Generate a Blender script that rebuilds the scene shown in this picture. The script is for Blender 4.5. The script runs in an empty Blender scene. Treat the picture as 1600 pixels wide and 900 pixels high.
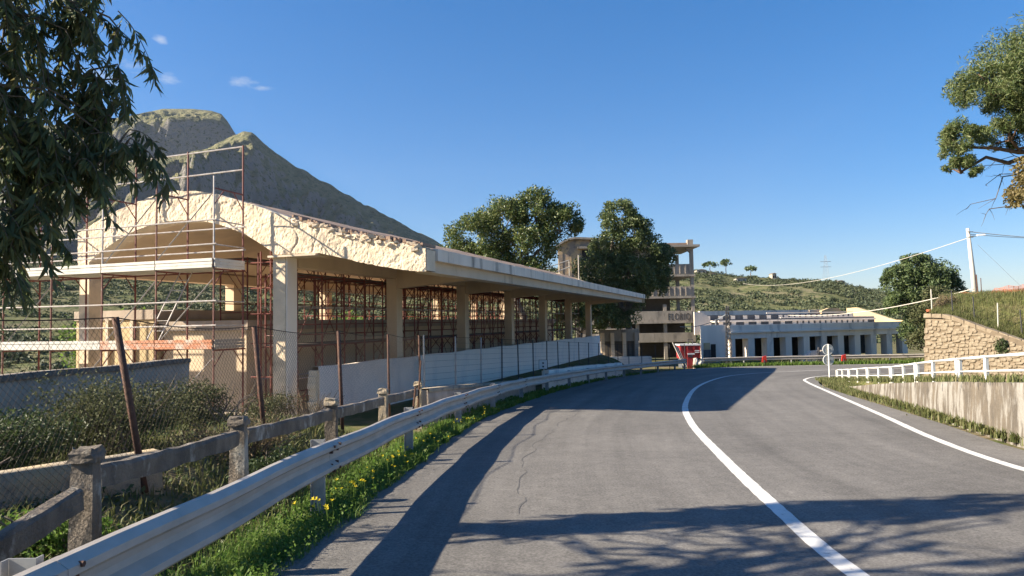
import bpy, math, random
import numpy as np
from mathutils import Vector, Matrix
R = math.radians
rng = np.random.default_rng(7); random.seed(7)
S = bpy.context.scene
COL = S.collection

# ------------------------------------------------------------------ camera
PITCH, ROLL = math.atan(54/1105), R(1.0)
f = Vector((0, math.cos(PITCH), math.sin(PITCH))); r0 = Vector((1, 0, 0)); u0 = Vector((0, -math.sin(PITCH), math.cos(PITCH)))
up = math.cos(ROLL)*u0 + math.sin(ROLL)*r0; rt = math.cos(ROLL)*r0 - math.sin(ROLL)*u0
cd = bpy.data.cameras.new('camera'); cam = bpy.data.objects.new('camera', cd); COL.objects.link(cam)
cam.matrix_world = Matrix(((rt.x, up.x, -f.x, 0), (rt.y, up.y, -f.y, 0), (rt.z, up.z, -f.z, 1.55), (0, 0, 0, 1)))
cd.sensor_width = 36; cd.lens = 36*1105/1600; cd.clip_start = .05; cd.clip_end = 9000
S.camera = cam

# ------------------------------------------------------------------ sky, sun, exposure
SUN_DIR = Vector((1, .12, -.567)).normalized()          # the way the light travels
W = bpy.data.worlds.new('World'); S.world = W; W.use_nodes = True
wn = W.node_tree.nodes; wl = W.node_tree.links; wn.clear()
sky = wn.new('ShaderNodeTexSky'); sky.sky_type = 'NISHITA'; sky.sun_disc = False
sky.sun_elevation = math.atan(.567); sky.sun_rotation = R(-97); sky.altitude = 100; sky.air_density = 1.0; sky.dust_density = .55; sky.ozone_density = 2.6
bg = wn.new('ShaderNodeBackground'); bg.inputs['Strength'].default_value = .465
wo = wn.new('ShaderNodeOutputWorld')
tc = wn.new('ShaderNodeTexCoord')
def wmath(op, a, b=None):
    n = wn.new('ShaderNodeMath'); n.operation = op
    for i, v in enumerate((a, b)):
        if v is None: continue
        if isinstance(v, (int, float)): n.inputs[i].default_value = v
        else: wl.new(v, n.inputs[i])
    return n.outputs[0]
nz = wn.new('ShaderNodeTexNoise'); nz.inputs['Scale'].default_value = 34; nz.inputs['Detail'].default_value = 7; nz.inputs['Roughness'].default_value = .62
mp = wn.new('ShaderNodeMapping'); mp.inputs['Scale'].default_value = (1, 1, 2.8); wl.new(tc.outputs['Generated'], mp.inputs['Vector']); wl.new(mp.outputs[0], nz.inputs['Vector'])
tot = None
CLOUDS = [(-20.9, 18.2, 2.3, .8), (-19.3, 17.9, 1.7, .45), (-26.6, 20.4, .9, .5), (-25.9, 17.9, 1.5, .9), (-30.5, 17.5, 3.2, 1.6), (-28.2, 18.4, 2.2, 1.0)]
for az, el, wa, we in CLOUDS:
    d = (math.sin(R(az))*math.cos(R(el)), math.cos(R(az))*math.cos(R(el)), math.sin(R(el)))
    sep = wn.new('ShaderNodeVectorMath'); sep.operation = 'SUBTRACT'; wl.new(tc.outputs['Generated'], sep.inputs[0]); sep.inputs[1].default_value = d
    sc = wn.new('ShaderNodeVectorMath'); sc.operation = 'MULTIPLY'; wl.new(sep.outputs[0], sc.inputs[0]); sc.inputs[1].default_value = (1/R(wa), 1/R(wa), 1/R(we))
    ln = wn.new('ShaderNodeVectorMath'); ln.operation = 'LENGTH'; wl.new(sc.outputs[0], ln.inputs[0])
    g = wmath('SUBTRACT', 1.0, ln.outputs['Value']); g = wmath('MAXIMUM', g, 0.0)
    tot = g if tot is None else wmath('MAXIMUM', tot, g)
m = wmath('MULTIPLY', wmath('SUBTRACT', wmath('ADD', nz.outputs['Fac'], wmath('MULTIPLY', tot, .55)), .79), 2.4)
cl = wn.new('ShaderNodeClamp'); wl.new(m, cl.inputs[0]); cm = wmath('MULTIPLY', wmath('MULTIPLY', cl.outputs[0], wmath('MINIMUM', wmath('MULTIPLY', tot, 4.0), 1.0)), .55)
mx = wn.new('ShaderNodeMixRGB'); wl.new(cm, mx.inputs[0])
hs = wn.new('ShaderNodeHueSaturation'); hs.inputs['Saturation'].default_value = 1.5; 
sc1 = wn.new('ShaderNodeMixRGB'); sc1.blend_type = 'MULTIPLY'; sc1.inputs[0].default_value = 1; sc1.inputs[2].default_value = (.087, .090, .107, 1); wl.new(sky.outputs[0], sc1.inputs[1])
gm = wn.new('ShaderNodeGamma'); gm.inputs[1].default_value = .74; wl.new(sc1.outputs[0], gm.inputs[0]); wl.new(gm.outputs[0], hs.inputs['Color']); wl.new(hs.outputs[0], mx.inputs[1]); mx.inputs[2].default_value = (.62, .66, .72, 1)
wl.new(mx.outputs[0], bg.inputs['Color']); wl.new(bg.outputs[0], wo.inputs['Surface'])
sd = bpy.data.lights.new('sun', 'SUN'); sd.energy = 5.0; sd.angle = R(.5); sd.color = (1, .88, .70)
so = bpy.data.objects.new('sun', sd); COL.objects.link(so); so.rotation_euler = SUN_DIR.to_track_quat('-Z', 'Y').to_euler(); so.location = (-40, -3, 30)
vs = S.view_settings; vs.view_transform = 'Standard'; vs.look = 'None'; vs.exposure = 1.5; vs.gamma = 1; vs.use_curve_mapping = False
S.cycles.max_bounces = 6; S.cycles.transparent_max_bounces = 8

# ------------------------------------------------------------------ materials
def mat(name, c1, c2=None, scale=3., rough=.85, stretch=(1, 1, 1), detail=6, lo=.35, hi=.65, c3=None, s3=.6, lo3=.5, hi3=.7, st3=None, bump=0., bscale=40., metal=0., bdist=.02, grain=0., gscale=300, spec=.5):
    m = bpy.data.materials.new(name); m.use_nodes = True; n = m.node_tree.nodes; l = m.node_tree.links
    p = n['Principled BSDF']; p.inputs['Roughness'].default_value = rough; p.inputs['Metallic'].default_value = metal; p.inputs['Specular IOR Level'].default_value = spec
    tc = n.new('ShaderNodeTexCoord')
    def noise(sc, st, det=6):
        mp = n.new('ShaderNodeMapping'); mp.inputs['Scale'].default_value = st; l.new(tc.outputs['Object'], mp.inputs[0])
        t = n.new('ShaderNodeTexNoise'); t.inputs['Scale'].default_value = sc; t.inputs['Detail'].default_value = det; t.inputs['Roughness'].default_value = .62; l.new(mp.outputs[0], t.inputs[0]); return t.outputs['Fac']
    def ramp(fac, a, b):
        r = n.new('ShaderNodeMapRange'); r.inputs[1].default_value = a; r.inputs[2].default_value = b; l.new(fac, r.inputs[0]); return r.outputs[0]
    def mix(fac, a, b, mode='MIX'):
        x = n.new('ShaderNodeMixRGB'); x.blend_type = mode
        if isinstance(fac, float): x.inputs[0].default_value = fac
        else: l.new(fac, x.inputs[0])
        for i, v in ((1, a), (2, b)):
            if isinstance(v, tuple): x.inputs[i].default_value = (*v, 1)
            else: l.new(v, x.inputs[i])
        return x.outputs[0]
    if c2 is None: c2 = tuple(v*.75 for v in c1)
    col = mix(ramp(noise(scale, stretch, detail), lo, hi), c1, c2)
    if c3 is not None: col = mix(ramp(noise(s3, st3 or stretch, 8), lo3, hi3), col, c3)
    if grain > 0:
        g = ramp(noise(gscale, (1, 1, 1), 2), .2, .8); col = mix(g, mix(1.0, col, (1-grain,)*3, 'MULTIPLY'), mix(1.0, col, (1+grain,)*3, 'MULTIPLY'))
    l.new(col, p.inputs['Base Color'])
    if bump > 0:
        b = n.new('ShaderNodeBump'); b.inputs['Strength'].default_value = bump; b.inputs['Distance'].default_value = bdist
        l.new(noise(bscale, (1, 1, 1), 5), b.inputs['Height']); l.new(b.outputs[0], p.inputs['Normal'])
    return m
def leafmat(name, cols, trans=.35, rough=.5, spec=.4):
    m = bpy.data.materials.new(name); m.use_nodes = True; n = m.node_tree.nodes; l = m.node_tree.links
    p = n['Principled BSDF']; p.inputs['Roughness'].default_value = rough; p.inputs['Specular IOR Level'].default_value = spec
    ge = n.new('ShaderNodeNewGeometry'); cr = n.new('ShaderNodeValToRGB'); l.new(ge.outputs['Random Per Island'], cr.inputs[0])
    e = cr.color_ramp.elements
    while len(e) < len(cols): e.new(.5)
    for i, c in enumerate(cols): e[i].position = i/max(1, len(cols)-1); e[i].color = (*c, 1)
    l.new(cr.outputs[0], p.inputs['Base Color'])
    t = n.new('ShaderNodeBsdfTranslucent'); l.new(cr.outputs[0], t.inputs[0]); ms = n.new('ShaderNodeMixShader'); ms.inputs[0].default_value = trans
    l.new(p.outputs[0], ms.inputs[1]); l.new(t.outputs[0], ms.inputs[2]); l.new(ms.outputs[0], n['Material Output'].inputs[0])
    return m
M = {}
M['plaster'] = mat('peeling_plaster', (.76, .63, .465), (.64, .525, .38), 2.2, .95, c3=(.46, .38, .285), s3=1.4, lo3=.53, hi3=.66, bump=.9, bscale=30, bdist=.015, grain=.1, gscale=60)
M['beige'] = mat('beige_render', (.66, .52, .36), (.58, .45, .31), .8, .95, c3=(.46, .36, .26), s3=.7, stretch=(1, 1, .35), lo3=.52, hi3=.75, bump=.2, bscale=25)
M['fascia'] = mat('weathered_concrete_edge', (.82, .72, .60), (.70, .60, .49), 1.2, .95, stretch=(1, 1, .18), c3=(.13, .12, .11), s3=2.2, lo3=.55, hi3=.72, bump=.25, bscale=22)
M['soffit'] = mat('pale_concrete_beam', (.62, .52, .40), (.52, .43, .32), 1.0, .95, c3=(.22, .17, .13), s3=1.6, stretch=(1, 1, .3), lo3=.58, hi3=.78, bump=.2, bscale=20)
M['gravelroof'] = mat('gravel_roof', (.36, .25, .18), (.29, .20, .15), 3, .98, bump=.7, bscale=50, grain=.2, gscale=30)
M['whitewall'] = mat('white_render', (.90, .79, .67), (.82, .71, .60), .5, .92, stretch=(1, 1, .4), c3=(.52, .50, .48), s3=.8, lo3=.55, hi3=.8, bump=.1, bscale=30)
M['oldconc'] = mat('lichen_concrete', (.21, .175, .14), (.105, .09, .075), 5, .96, c3=(.40, .38, .34), s3=3.4, stretch=(1, 1, .5), lo3=.56, hi3=.66, bump=1., bscale=45, grain=.25, gscale=110)
M['oldconc2'] = mat('lichen_concrete_ochre', (.42, .33, .21), (.27, .24, .20), 4, .96, c3=(.12, .11, .10), s3=4, lo3=.55, hi3=.7, bump=1., bscale=45, grain=.2, gscale=110)
M['greywall'] = mat('grey_block_wall', (.42, .345, .275), (.33, .27, .215), 1.5, .96, c3=(.54, .455, .37), s3=1.0, stretch=(1, 1, .6), lo3=.52, hi3=.7, bump=.6, bscale=18)
M['galv'] = mat('galvanised_steel', (.50, .45, .395), (.40, .36, .31), 2.4, .6, stretch=(1, 1, 3), c3=(.34, .32, .29), s3=1.6, lo3=.55, hi3=.8, bump=.06, bscale=60, metal=.15)
M['galvdark'] = mat('galvanised_post', (.36, .37, .37), (.25, .25, .25), 6, .6, metal=.3)
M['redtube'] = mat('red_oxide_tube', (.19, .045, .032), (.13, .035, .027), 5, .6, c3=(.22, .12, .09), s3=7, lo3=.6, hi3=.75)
M['redlit'] = mat('sunlit_red_tube', (.22, .10, .075), (.16, .065, .05), 6, .7, c3=(.32, .26, .22), s3=8, lo3=.58, hi3=.7)  # red tube lightened in colour to stand for sun on the front standards
M['greytube'] = mat('galvanised_tube', (.50, .47, .45), (.34, .30, .28), 6, .5, metal=.25, c3=(.22, .09, .06), s3=5, lo3=.6, hi3=.72)
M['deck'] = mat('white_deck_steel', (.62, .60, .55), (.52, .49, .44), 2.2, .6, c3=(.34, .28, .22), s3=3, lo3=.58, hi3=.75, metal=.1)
M['deckorange'] = mat('orange_toe_board', (.50, .19, .09), (.62, .56, .48), 1.3, .65, lo=.44, hi=.56)
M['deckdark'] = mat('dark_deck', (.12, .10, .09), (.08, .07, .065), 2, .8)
M['rust'] = mat('rusty_steel', (.12, .055, .035), (.065, .036, .027), 14, .85, c3=(.20, .10, .055), s3=20, lo3=.55, hi3=.7, bump=.3, bscale=80)
M['wire'] = mat('dull_wire', (.06, .048, .04), (.04, .034, .03), 5, .95, spec=.1)
M['darkpost'] = mat('dark_steel_post', (.05, .05, .055), (.035, .035, .04), 5, .6)
M['paint'] = mat('white_road_paint', (.66, .65, .62), (.54, .53, .50), 3, .8, c3=(.24, .235, .225), s3=14, lo3=.58, hi3=.72, grain=.08, gscale=150)
M['whitepaint'] = mat('white_painted_steel', (.74, .73, .69), (.66, .64, .60), 4, .5, c3=(.42, .34, .26), s3=9, lo3=.66, hi3=.8)
M['lowwall'] = mat('lime_streaked_wall', (.145, .12, .09), (.085, .073, .06), 1.6, .96, c3=(.25, .235, .21), s3=1.3, stretch=(1.5, 1.5, .9), st3=(3.2, 3.2, .8), lo3=.47, hi3=.58, bump=.8, bscale=12, bdist=.03)
M['stone'] = mat('honey_stone', (.25, .20, .14), (.185, .145, .10), 2.5, .96, c3=(.30, .25, .18), s3=1.3, lo3=.5, hi3=.62, bump=.8, bscale=14, bdist=.03)
M['mortar'] = mat('stone_mortar', (.19, .145, .095), (.14, .108, .072), 4, .98, bump=.6, bscale=25)
M['ruin'] = mat('ruined_concrete', (.38, .33, .275), (.27, .24, .20), .9, .96, c3=(.12, .105, .095), s3=1.2, stretch=(1, 1, .35), lo3=.52, hi3=.72, bump=.3, bscale=8)
M['ruindark'] = mat('dark_ruined_wall', (.13, .115, .10), (.09, .08, .07), .6, .96)  # ruined concrete darkened to stand for shade on inner and core walls
M['peel'] = mat('peeling_ochre_wall', (.50, .36, .21), (.30, .24, .19), 1.1, .96, lo=.44, hi=.56, c3=(.16, .13, .11), s3=1.3, lo3=.55, hi3=.66, bump=.4, bscale=6)
M['stand'] = mat('bluish_grey_concrete', (.86, .77, .66), (.72, .64, .55), .5, .96, stretch=(1, 1, .3), c3=(.20, .20, .21), s3=.8, lo3=.55, hi3=.76, bump=.3, bscale=8)
M['yellow'] = mat('yellow_render', (.56, .43, .25), (.48, .37, .21), .4, .95, c3=(.42, .32, .2), s3=.7, lo3=.58, hi3=.8)
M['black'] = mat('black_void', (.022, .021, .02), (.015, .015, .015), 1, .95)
M['yardfloor'] = mat('bounce_concrete_floor', (.46, .40, .32), (.36, .31, .25), .6, .95, c3=(.26, .22, .18), s3=.5, lo3=.55, hi3=.75)  # pale tone chosen to bounce light into the bays
M['crack'] = mat('asphalt_crack', (.08, .077, .073), (.11, .105, .10), 2, .95)
M['lattice'] = mat('dark_lattice', (.10, .11, .125), (.065, .07, .08), 2, .8)
M['red'] = mat('red_paint', (.33, .028, .030), (.26, .025, .027), 2, .6, c3=(.12, .03, .03), s3=2, lo3=.6, hi3=.8)
M['refl'] = mat('red_reflector', (.62, .045, .03), (.5, .03, .02), 4, .3)
M['orange'] = mat('orange_netting', (.36, .11, .05), (.28, .09, .045), 4, .8)
M['trunk'] = mat('grey_bark', (.20, .165, .13), (.115, .095, .075), 6, .95, stretch=(1, 1, .3), bump=.7, bscale=18)
M['trunkred'] = mat('pine_bark', (.20, .12, .08), (.11, .07, .05), 8, .95, stretch=(1, 1, .3), bump=.7, bscale=18)
M['tarp'] = mat('pale_tarpaulin', (.62, .52, .42), (.52, .43, .34), 2, .8)
M['sign'] = mat('sign_back_grey', (.45, .46, .45), (.38, .39, .38), 3, .5, metal=.2)
M['signwhite'] = mat('sign_white', (.72, .73, .72), (.66, .67, .66), 3, .5)
M['cable'] = mat('pale_cable', (.62, .58, .50), (.5, .46, .4), 3, .7)
M['cabledark'] = mat('grey_cable', (.30, .33, .37), (.26, .28, .31), 3, .7)
M['letters'] = mat('dark_painted_letters', (.07, .06, .055), (.12, .105, .09), 6, .9)
M['pole'] = mat('pale_concrete_pole', (.56, .53, .48), (.48, .45, .40), 3, .85)
M['housewhite'] = mat('house_wall', (.42, .38, .31), (.36, .32, .26), 1, .9)
M['rooftile'] = mat('house_roof', (.26, .19, .14), (.2, .15, .11), 1, .9)
M['euc'] = leafmat('eucalyptus_leaf', [(.07, .10, .05), (.11, .15, .07), (.09, .125, .075), (.17, .20, .08), (.14, .12, .055), (.22, .25, .09)], .48, .5, .3)
M['ficus'] = leafmat('ficus_leaf', [(0.05, 0.0845, 0.0243), (0.0799, 0.1242, 0.034), (0.1199, 0.1553, 0.0462), (0.1798, 0.1926, 0.0608), (0.065, 0.1056, 0.034)], .25, .45)
M['ficusb'] = leafmat('ficus_leaf_dark', [(0.0498, 0.0798, 0.0296), (0.083, 0.1211, 0.0377), (0.1217, 0.1512, 0.0538), (0.1659, 0.1926, 0.074), (0.0608, 0.0962, 0.0377)], .25, .45)
M['pine'] = leafmat('pine_needles', [(0.0517, 0.0862, 0.0253), (0.092, 0.1323, 0.0403), (0.138, 0.1667, 0.0575), (0.1725, 0.184, 0.0747)], .25, .55)
M['pinedark'] = leafmat('pine_needles_dark', [(0.045, 0.0756, 0.0306), (0.081, 0.1188, 0.0396), (0.126, 0.162, 0.054)], .2, .55)
M['brownleaf'] = leafmat('brown_leaf', [(.16, .13, .05), (.22, .17, .07), (.12, .11, .04)], .3, .6)
M['lentisk'] = leafmat('lentisk_leaf', [(0.0486, 0.0622, 0.0272), (0.0778, 0.0914, 0.0408), (0.1069, 0.1166, 0.0535), (0.1458, 0.1458, 0.0729)], .25, .65, .15)
M['darkbush'] = leafmat('dark_bush_leaf', [(0.033, 0.057, 0.021), (0.06, 0.09, 0.03), (0.09, 0.12, 0.045)], .25, .5)
M['drybush'] = leafmat('dry_twigs', [(.20, .145, .085), (.28, .20, .11), (.14, .105, .07), (.12, .12, .05)], .2, .8)
M['grass'] = leafmat('verge_grass', [(.075, .15, .025), (.115, .205, .035), (.16, .255, .05), (.095, .17, .03), (.21, .26, .08)], .45, .6, .25)
M['grassdry'] = leafmat('long_dry_grass', [(.12, .14, .045), (.17, .175, .065), (.09, .12, .035), (.23, .20, .10)], .35, .7)
M['scrub'] = leafmat('hill_scrub', [(0.042, 0.06, 0.0264), (0.0696, 0.0864, 0.0408), (0.102, 0.114, 0.054), (0.048, 0.072, 0.036)], .15, .7)
M['petal'] = leafmat('yellow_petal', [(.80, .62, .03), (.85, .70, .05)], .4, .6)
def asphalt():
    m = bpy.data.materials.new('asphalt'); m.use_nodes = True; n = m.node_tree.nodes; l = m.node_tree.links; p = n['Principled BSDF']
    p.inputs['Roughness'].default_value = .82; p.inputs['Specular IOR Level'].default_value = .35
    tc = n.new('ShaderNodeTexCoord'); uv = n.new('ShaderNodeMapping'); l.new(tc.outputs['UV'], uv.inputs[0]); uv.inputs['Scale'].default_value = (13, .3, 1)
    def N(vec, s, d): t = n.new('ShaderNodeTexNoise'); t.inputs['Scale'].default_value = s; t.inputs['Detail'].default_value = d; t.inputs['Roughness'].default_value = .65; l.new(vec, t.inputs[0]); return t.outputs['Fac']
    def MR(v, a, b, c, d): r = n.new('ShaderNodeMapRange'); l.new(v, r.inputs[0]); [setattr(r.inputs[i+1], 'default_value', q) for i, q in enumerate((a, b, c, d))]; return r.outputs[0]
    def MU(a, b):
        x = n.new('ShaderNodeMath'); x.operation = 'MULTIPLY'; l.new(a, x.inputs[0]); l.new(b, x.inputs[1]); return x.outputs[0]
    band = MR(N(uv.outputs[0], 1.0, 4), .3, .7, .74, 1.2); big = MR(N(tc.outputs['Object'], .45, 8), .32, .68, .84, 1.13)
    fine = MR(N(tc.outputs['Object'], 42, 4), .3, .72, .55, 1.45); fine2 = MR(N(tc.outputs['Object'], 5, 6), .3, .7, .86, 1.14)
    v = n.new('ShaderNodeValue'); v.outputs[0].default_value = .148
    k = MU(MU(MU(MU(v.outputs[0], band), big), fine), fine2)
    cc = n.new('ShaderNodeCombineColor'); l.new(k, cc.inputs[0])
    for i, q in ((1, .94), (2, .86)):
        x = n.new('ShaderNodeMath'); x.operation = 'MULTIPLY'; l.new(k, x.inputs[0]); x.inputs[1].default_value = q; l.new(x.outputs[0], cc.inputs[i])
    l.new(cc.outputs[0], p.inputs['Base Color'])
    b = n.new('ShaderNodeBump'); b.inputs['Strength'].default_value = .7; b.inputs['Distance'].default_value = .006; l.new(N(tc.outputs['Object'], 110, 3), b.inputs['Height']); l.new(b.outputs[0], p.inputs['Normal'])
    return m
M['asphalt'] = asphalt()
def earth(name, grass1, grass2, soil, rock=None, s=.25, slope=None, bump=.5, bs=2., bd=.3, dark=None):
    m = bpy.data.materials.new(name); m.use_nodes = True; n = m.node_tree.nodes; l = m.node_tree.links; p = n['Principled BSDF']; p.inputs['Roughness'].default_value = .97; p.inputs['Specular IOR Level'].default_value = .1
    tc = n.new('ShaderNodeTexCoord')
    def N(sc, d=7): t = n.new('ShaderNodeTexNoise'); t.inputs['Scale'].default_value = sc; t.inputs['Detail'].default_value = d; t.inputs['Roughness'].default_value = .65; l.new(tc.outputs['Object'], t.inputs[0]); return t.outputs['Fac']
    def MR(v, a, b): r = n.new('ShaderNodeMapRange'); l.new(v, r.inputs[0]); r.inputs[1].default_value = a; r.inputs[2].default_value = b; return r.outputs[0]
    def MX(fc, a, b):
        x = n.new('ShaderNodeMixRGB'); l.new(fc, x.inputs[0])
        for i, v in ((1, a), (2, b)):
            if isinstance(v, tuple): x.inputs[i].default_value = (*v, 1)
            else: l.new(v, x.inputs[i])
        return x.outputs[0]
    c = MX(MR(N(s*4), .4, .62), grass1, grass2); c = MX(MR(N(s), .5, .66), c, soil)
    if rock:
        ge = n.new('ShaderNodeNewGeometry'); sp = n.new('ShaderNodeSeparateXYZ'); l.new(ge.outputs['Normal'], sp.inputs[0])
        ad = n.new('ShaderNodeMath'); ad.operation = 'ADD'; l.new(sp.outputs['Z'], ad.inputs[0]); t = n.new('ShaderNodeMath'); t.operation = 'MULTIPLY'; l.new(N(s*6), t.inputs[0]); t.inputs[1].default_value = -.35; l.new(t.outputs[0], ad.inputs[1])
        c = MX(MR(ad.outputs[0], slope[0], slope[1]), rock, c)
    if dark: c = MX(MR(N(s*dark[0], 4), dark[1], dark[1]+.08), c, dark[2])
    l.new(c, p.inputs['Base Color'])
    b = n.new('ShaderNodeBump'); b.inputs['Strength'].default_value = bump; b.inputs['Distance'].default_value = bd; l.new(N(bs, 8), b.inputs['Height']); l.new(b.outputs[0], p.inputs['Normal'])
    return m
M['ground'] = earth('rough_ground', (.085, .10, .035), (.15, .125, .07), (.20, .155, .105), s=.35, bs=9, bd=.06)
M['bank'] = earth('bank_soil', (.13, .15, .05), (.20, .19, .075), (.21, .17, .10), s=.4, bs=9, bd=.06)
M['hill'] = earth('hill_ground', (.10, .115, .045), (.165, .155, .075), (.20, .175, .105), s=.05, bs=.3, bd=1.5, dark=(6, .53, (.06, .075, .03)))
M['mountain'] = earth('mountain_ground', (.17, .175, .09), (.27, .25, .145), (.225, .21, .12), (.27, .25, .225), s=.011, slope=(.24, .44), bump=1., bs=.05, bd=30, dark=(9, .55, (.08, .10, .05)))

# ------------------------------------------------------------------ mesh helpers
class MB:
    def __init__(s): s.v = []; s.f = []
    def add(s, V, F):
        o = len(s.v); s.v += [tuple(map(float, p)) for p in V]; s.f += [tuple(i+o for i in q) for q in F]; return s
    def hexa(s, P):      # 8 corners: bottom 4 ccw, top 4 ccw
        return s.add(P, [(3, 2, 1, 0), (4, 5, 6, 7), (0, 1, 5, 4), (1, 2, 6, 5), (2, 3, 7, 6), (3, 0, 4, 7)])
    def box(s, x0, x1, y0, y1, z0, z1):
        return s.hexa([(x0, y0, z0), (x1, y0, z0), (x1, y1, z0), (x0, y1, z0), (x0, y0, z1), (x1, y0, z1), (x1, y1, z1), (x0, y1, z1)])
    def gbox(s, s0, s1, t0, t1, z0, z1):
        return s.hexa([G(s0, t0, z0), G(s0, t1, z0), G(s1, t1, z0), G(s1, t0, z0), G(s0, t0, z1), G(s0, t1, z1), G(s1, t1, z1), G(s1, t0, z1)])
    def tube(s, pts, rad, n=6, cap=True):
        pts = [Vector(p) for p in pts]; k = len(pts)
        if not hasattr(rad, '__len__'): rad = [rad]*k
        V = []; F = []; prev = None
        for i, p in enumerate(pts):
            d = (pts[min(i+1, k-1)]-pts[max(i-1, 0)]).normalized()
            if prev is None: a = d.orthogonal().normalized()
            else:
                a = prev-d*prev.dot(d); a = a.normalized() if a.length > 1e-6 else d.orthogonal().normalized()
            prev = a; b = d.cross(a)
            V += [p+(a*math.cos(2*math.pi*j/n)+b*math.sin(2*math.pi*j/n))*rad[i] for j in range(n)]
        for i in range(k-1):
            for j in range(n): F.append((i*n+j, i*n+(j+1) % n, (i+1)*n+(j+1) % n, (i+1)*n+j))
        if cap: F += [tuple(range(n-1, -1, -1)), tuple((k-1)*n+j for j in range(n))]
        return s.add(V, F)
    def prism(s, poly, fn, a, b):       # poly of 2-D points swept from a to b by fn(p, w)
        n = len(poly); V = [fn(p, a) for p in poly]+[fn(p, b) for p in poly]
        F = [(i, (i+1) % n, n+(i+1) % n, n+i) for i in range(n)]+[tuple(range(n-1, -1, -1)), tuple(range(n, 2*n))]
        return s.add(V, F)
    def build(s, name, m, parent=None, smooth=False, root=None):
        me = bpy.data.meshes.new(name); r = root or parent
        while r is not None and r.parent is not None: r = r.parent
        off = r.location if r is not None else Vector((0, 0, 0))
        me.from_pydata([(a-off.x, b-off.y, c-off.z) for a, b, c in s.v], [], s.f); me.update()
        return link(name, me, m, parent, smooth)
def link(name, me, m, parent=None, smooth=False):
    if m is not None and not me.materials: me.materials.append(M[m] if isinstance(m, str) else m)
    if smooth: me.polygons.foreach_set('use_smooth', [True]*len(me.polygons))
    o = bpy.data.objects.new(name, me); COL.objects.link(o); o.parent = parent; return o
def npmesh(name, V, loops, sizes, m, parent=None, off=None, smooth=False):
    me = bpy.data.meshes.new(name); V = np.asarray(V, np.float32).reshape(-1, 3)
    if off is None and parent is not None: off = parent.location
    if off is not None: V = V-np.array(off, np.float32)
    loops = np.asarray(loops, np.int32).ravel(); sizes = np.asarray(sizes, np.int32)
    me.vertices.add(len(V)); me.vertices.foreach_set('co', V.ravel()); me.loops.add(len(loops)); me.loops.foreach_set('vertex_index', loops)
    me.polygons.add(len(sizes)); me.polygons.foreach_set('loop_start', np.concatenate([[0], np.cumsum(sizes)[:-1]]).astype(np.int32)); me.polygons.foreach_set('loop_total', sizes)
    me.update(calc_edges=True); me.validate()
    return link(name, me, m, parent, smooth)
def tag(o, label=None, cat=None, group=None, kind=None):
    if label: o['label'] = label
    if cat: o['category'] = cat
    if group: o['group'] = group
    if kind: o['kind'] = kind
    return o
def thing(name, label, cat, loc=(0, 0, 0), group=None):
    o = bpy.data.objects.new(name, None); COL.objects.link(o); o.location = loc; o.empty_display_size = .2
    return tag(o, label, cat, group)
def gridmesh(name, P, m, parent=None, smooth=True, uv=None, off=None):   # P: (na, nb, 3)
    na, nb = P.shape[:2]; i = np.arange(na-1)[:, None]*nb+np.arange(nb-1)[None]
    q = np.stack([i, i+1, i+nb+1, i+nb], -1).reshape(-1, 4)
    o = npmesh(name, P.reshape(-1, 3), q, np.full(len(q), 4), m, parent, off, smooth)
    if uv is not None:
        l = o.data.uv_layers.new(name='UVMap'); l.data.foreach_set('uv', uv.reshape(-1, 2)[q.ravel()].astype(np.float32).ravel())
    return o
def hash2(ix, iy, sd):
    h = (ix.astype(np.int64)*374761393+iy.astype(np.int64)*668265263+sd*974634) & 0xffffffff
    h = ((h ^ (h >> 13))*1274126177) & 0xffffffff; return ((h ^ (h >> 16)) & 0xffff)/65535.
def vnoise(x, y, sd=0):
    ix = np.floor(x); iy = np.floor(y); fx = x-ix; fy = y-iy; fx = fx*fx*(3-2*fx); fy = fy*fy*(3-2*fy)
    a = hash2(ix, iy, sd); b = hash2(ix+1, iy, sd); c = hash2(ix, iy+1, sd); d = hash2(ix+1, iy+1, sd)
    return (a*(1-fx)+b*fx)*(1-fy)+(c*(1-fx)+d*fx)*fy
def fbm(x, y, o=5, sd=0):
    x = np.asarray(x, float); y = np.asarray(y, float); t = 0; a = .5
    for k in range(o): t = t+a*(vnoise(x*2**k, y*2**k, sd+k)-.5); a *= .5
    return t*2
def sstep(a, b, x): t = np.clip((np.asarray(x, float)-a)/(b-a), 0, 1); return t*t*(3-2*t)
def catmull(P, n):
    P = np.array(P, float); P = np.vstack([2*P[0]-P[1], P, 2*P[-1]-P[-2]]); k = len(P)-3
    u = np.linspace(0, k-1e-6, n); i = u.astype(int); t = (u-i)[:, None]
    a, b, c, d = P[i], P[i+1], P[i+2], P[i+3]
    return .5*(2*b+(c-a)*t+(2*a-5*b+4*c-d)*t*t+(3*b-a-3*c+d)*t**3)
def resample(P, step):
    P = np.array(P, float); L = np.concatenate([[0], np.cumsum(np.linalg.norm(np.diff(P, axis=0), axis=1))])
    s = np.linspace(0, L[-1], max(2, int(round(L[-1]/step))+1)); return np.stack([np.interp(s, L, P[:, j]) for j in range(P.shape[1])], 1)
def normals2(P):
    d = np.gradient(P, axis=0); d /= np.linalg.norm(d, axis=1)[:, None]; return np.stack([d[:, 1], -d[:, 0]], 1)   # to the right
# building axes: s along the pillar row, t across it (towards the road)
AX = np.array([.322, .947]); BX = np.array([.947, -.322])
def G(s, t, z): q = s*AX+t*BX; return (q[0], q[1], z)

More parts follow.
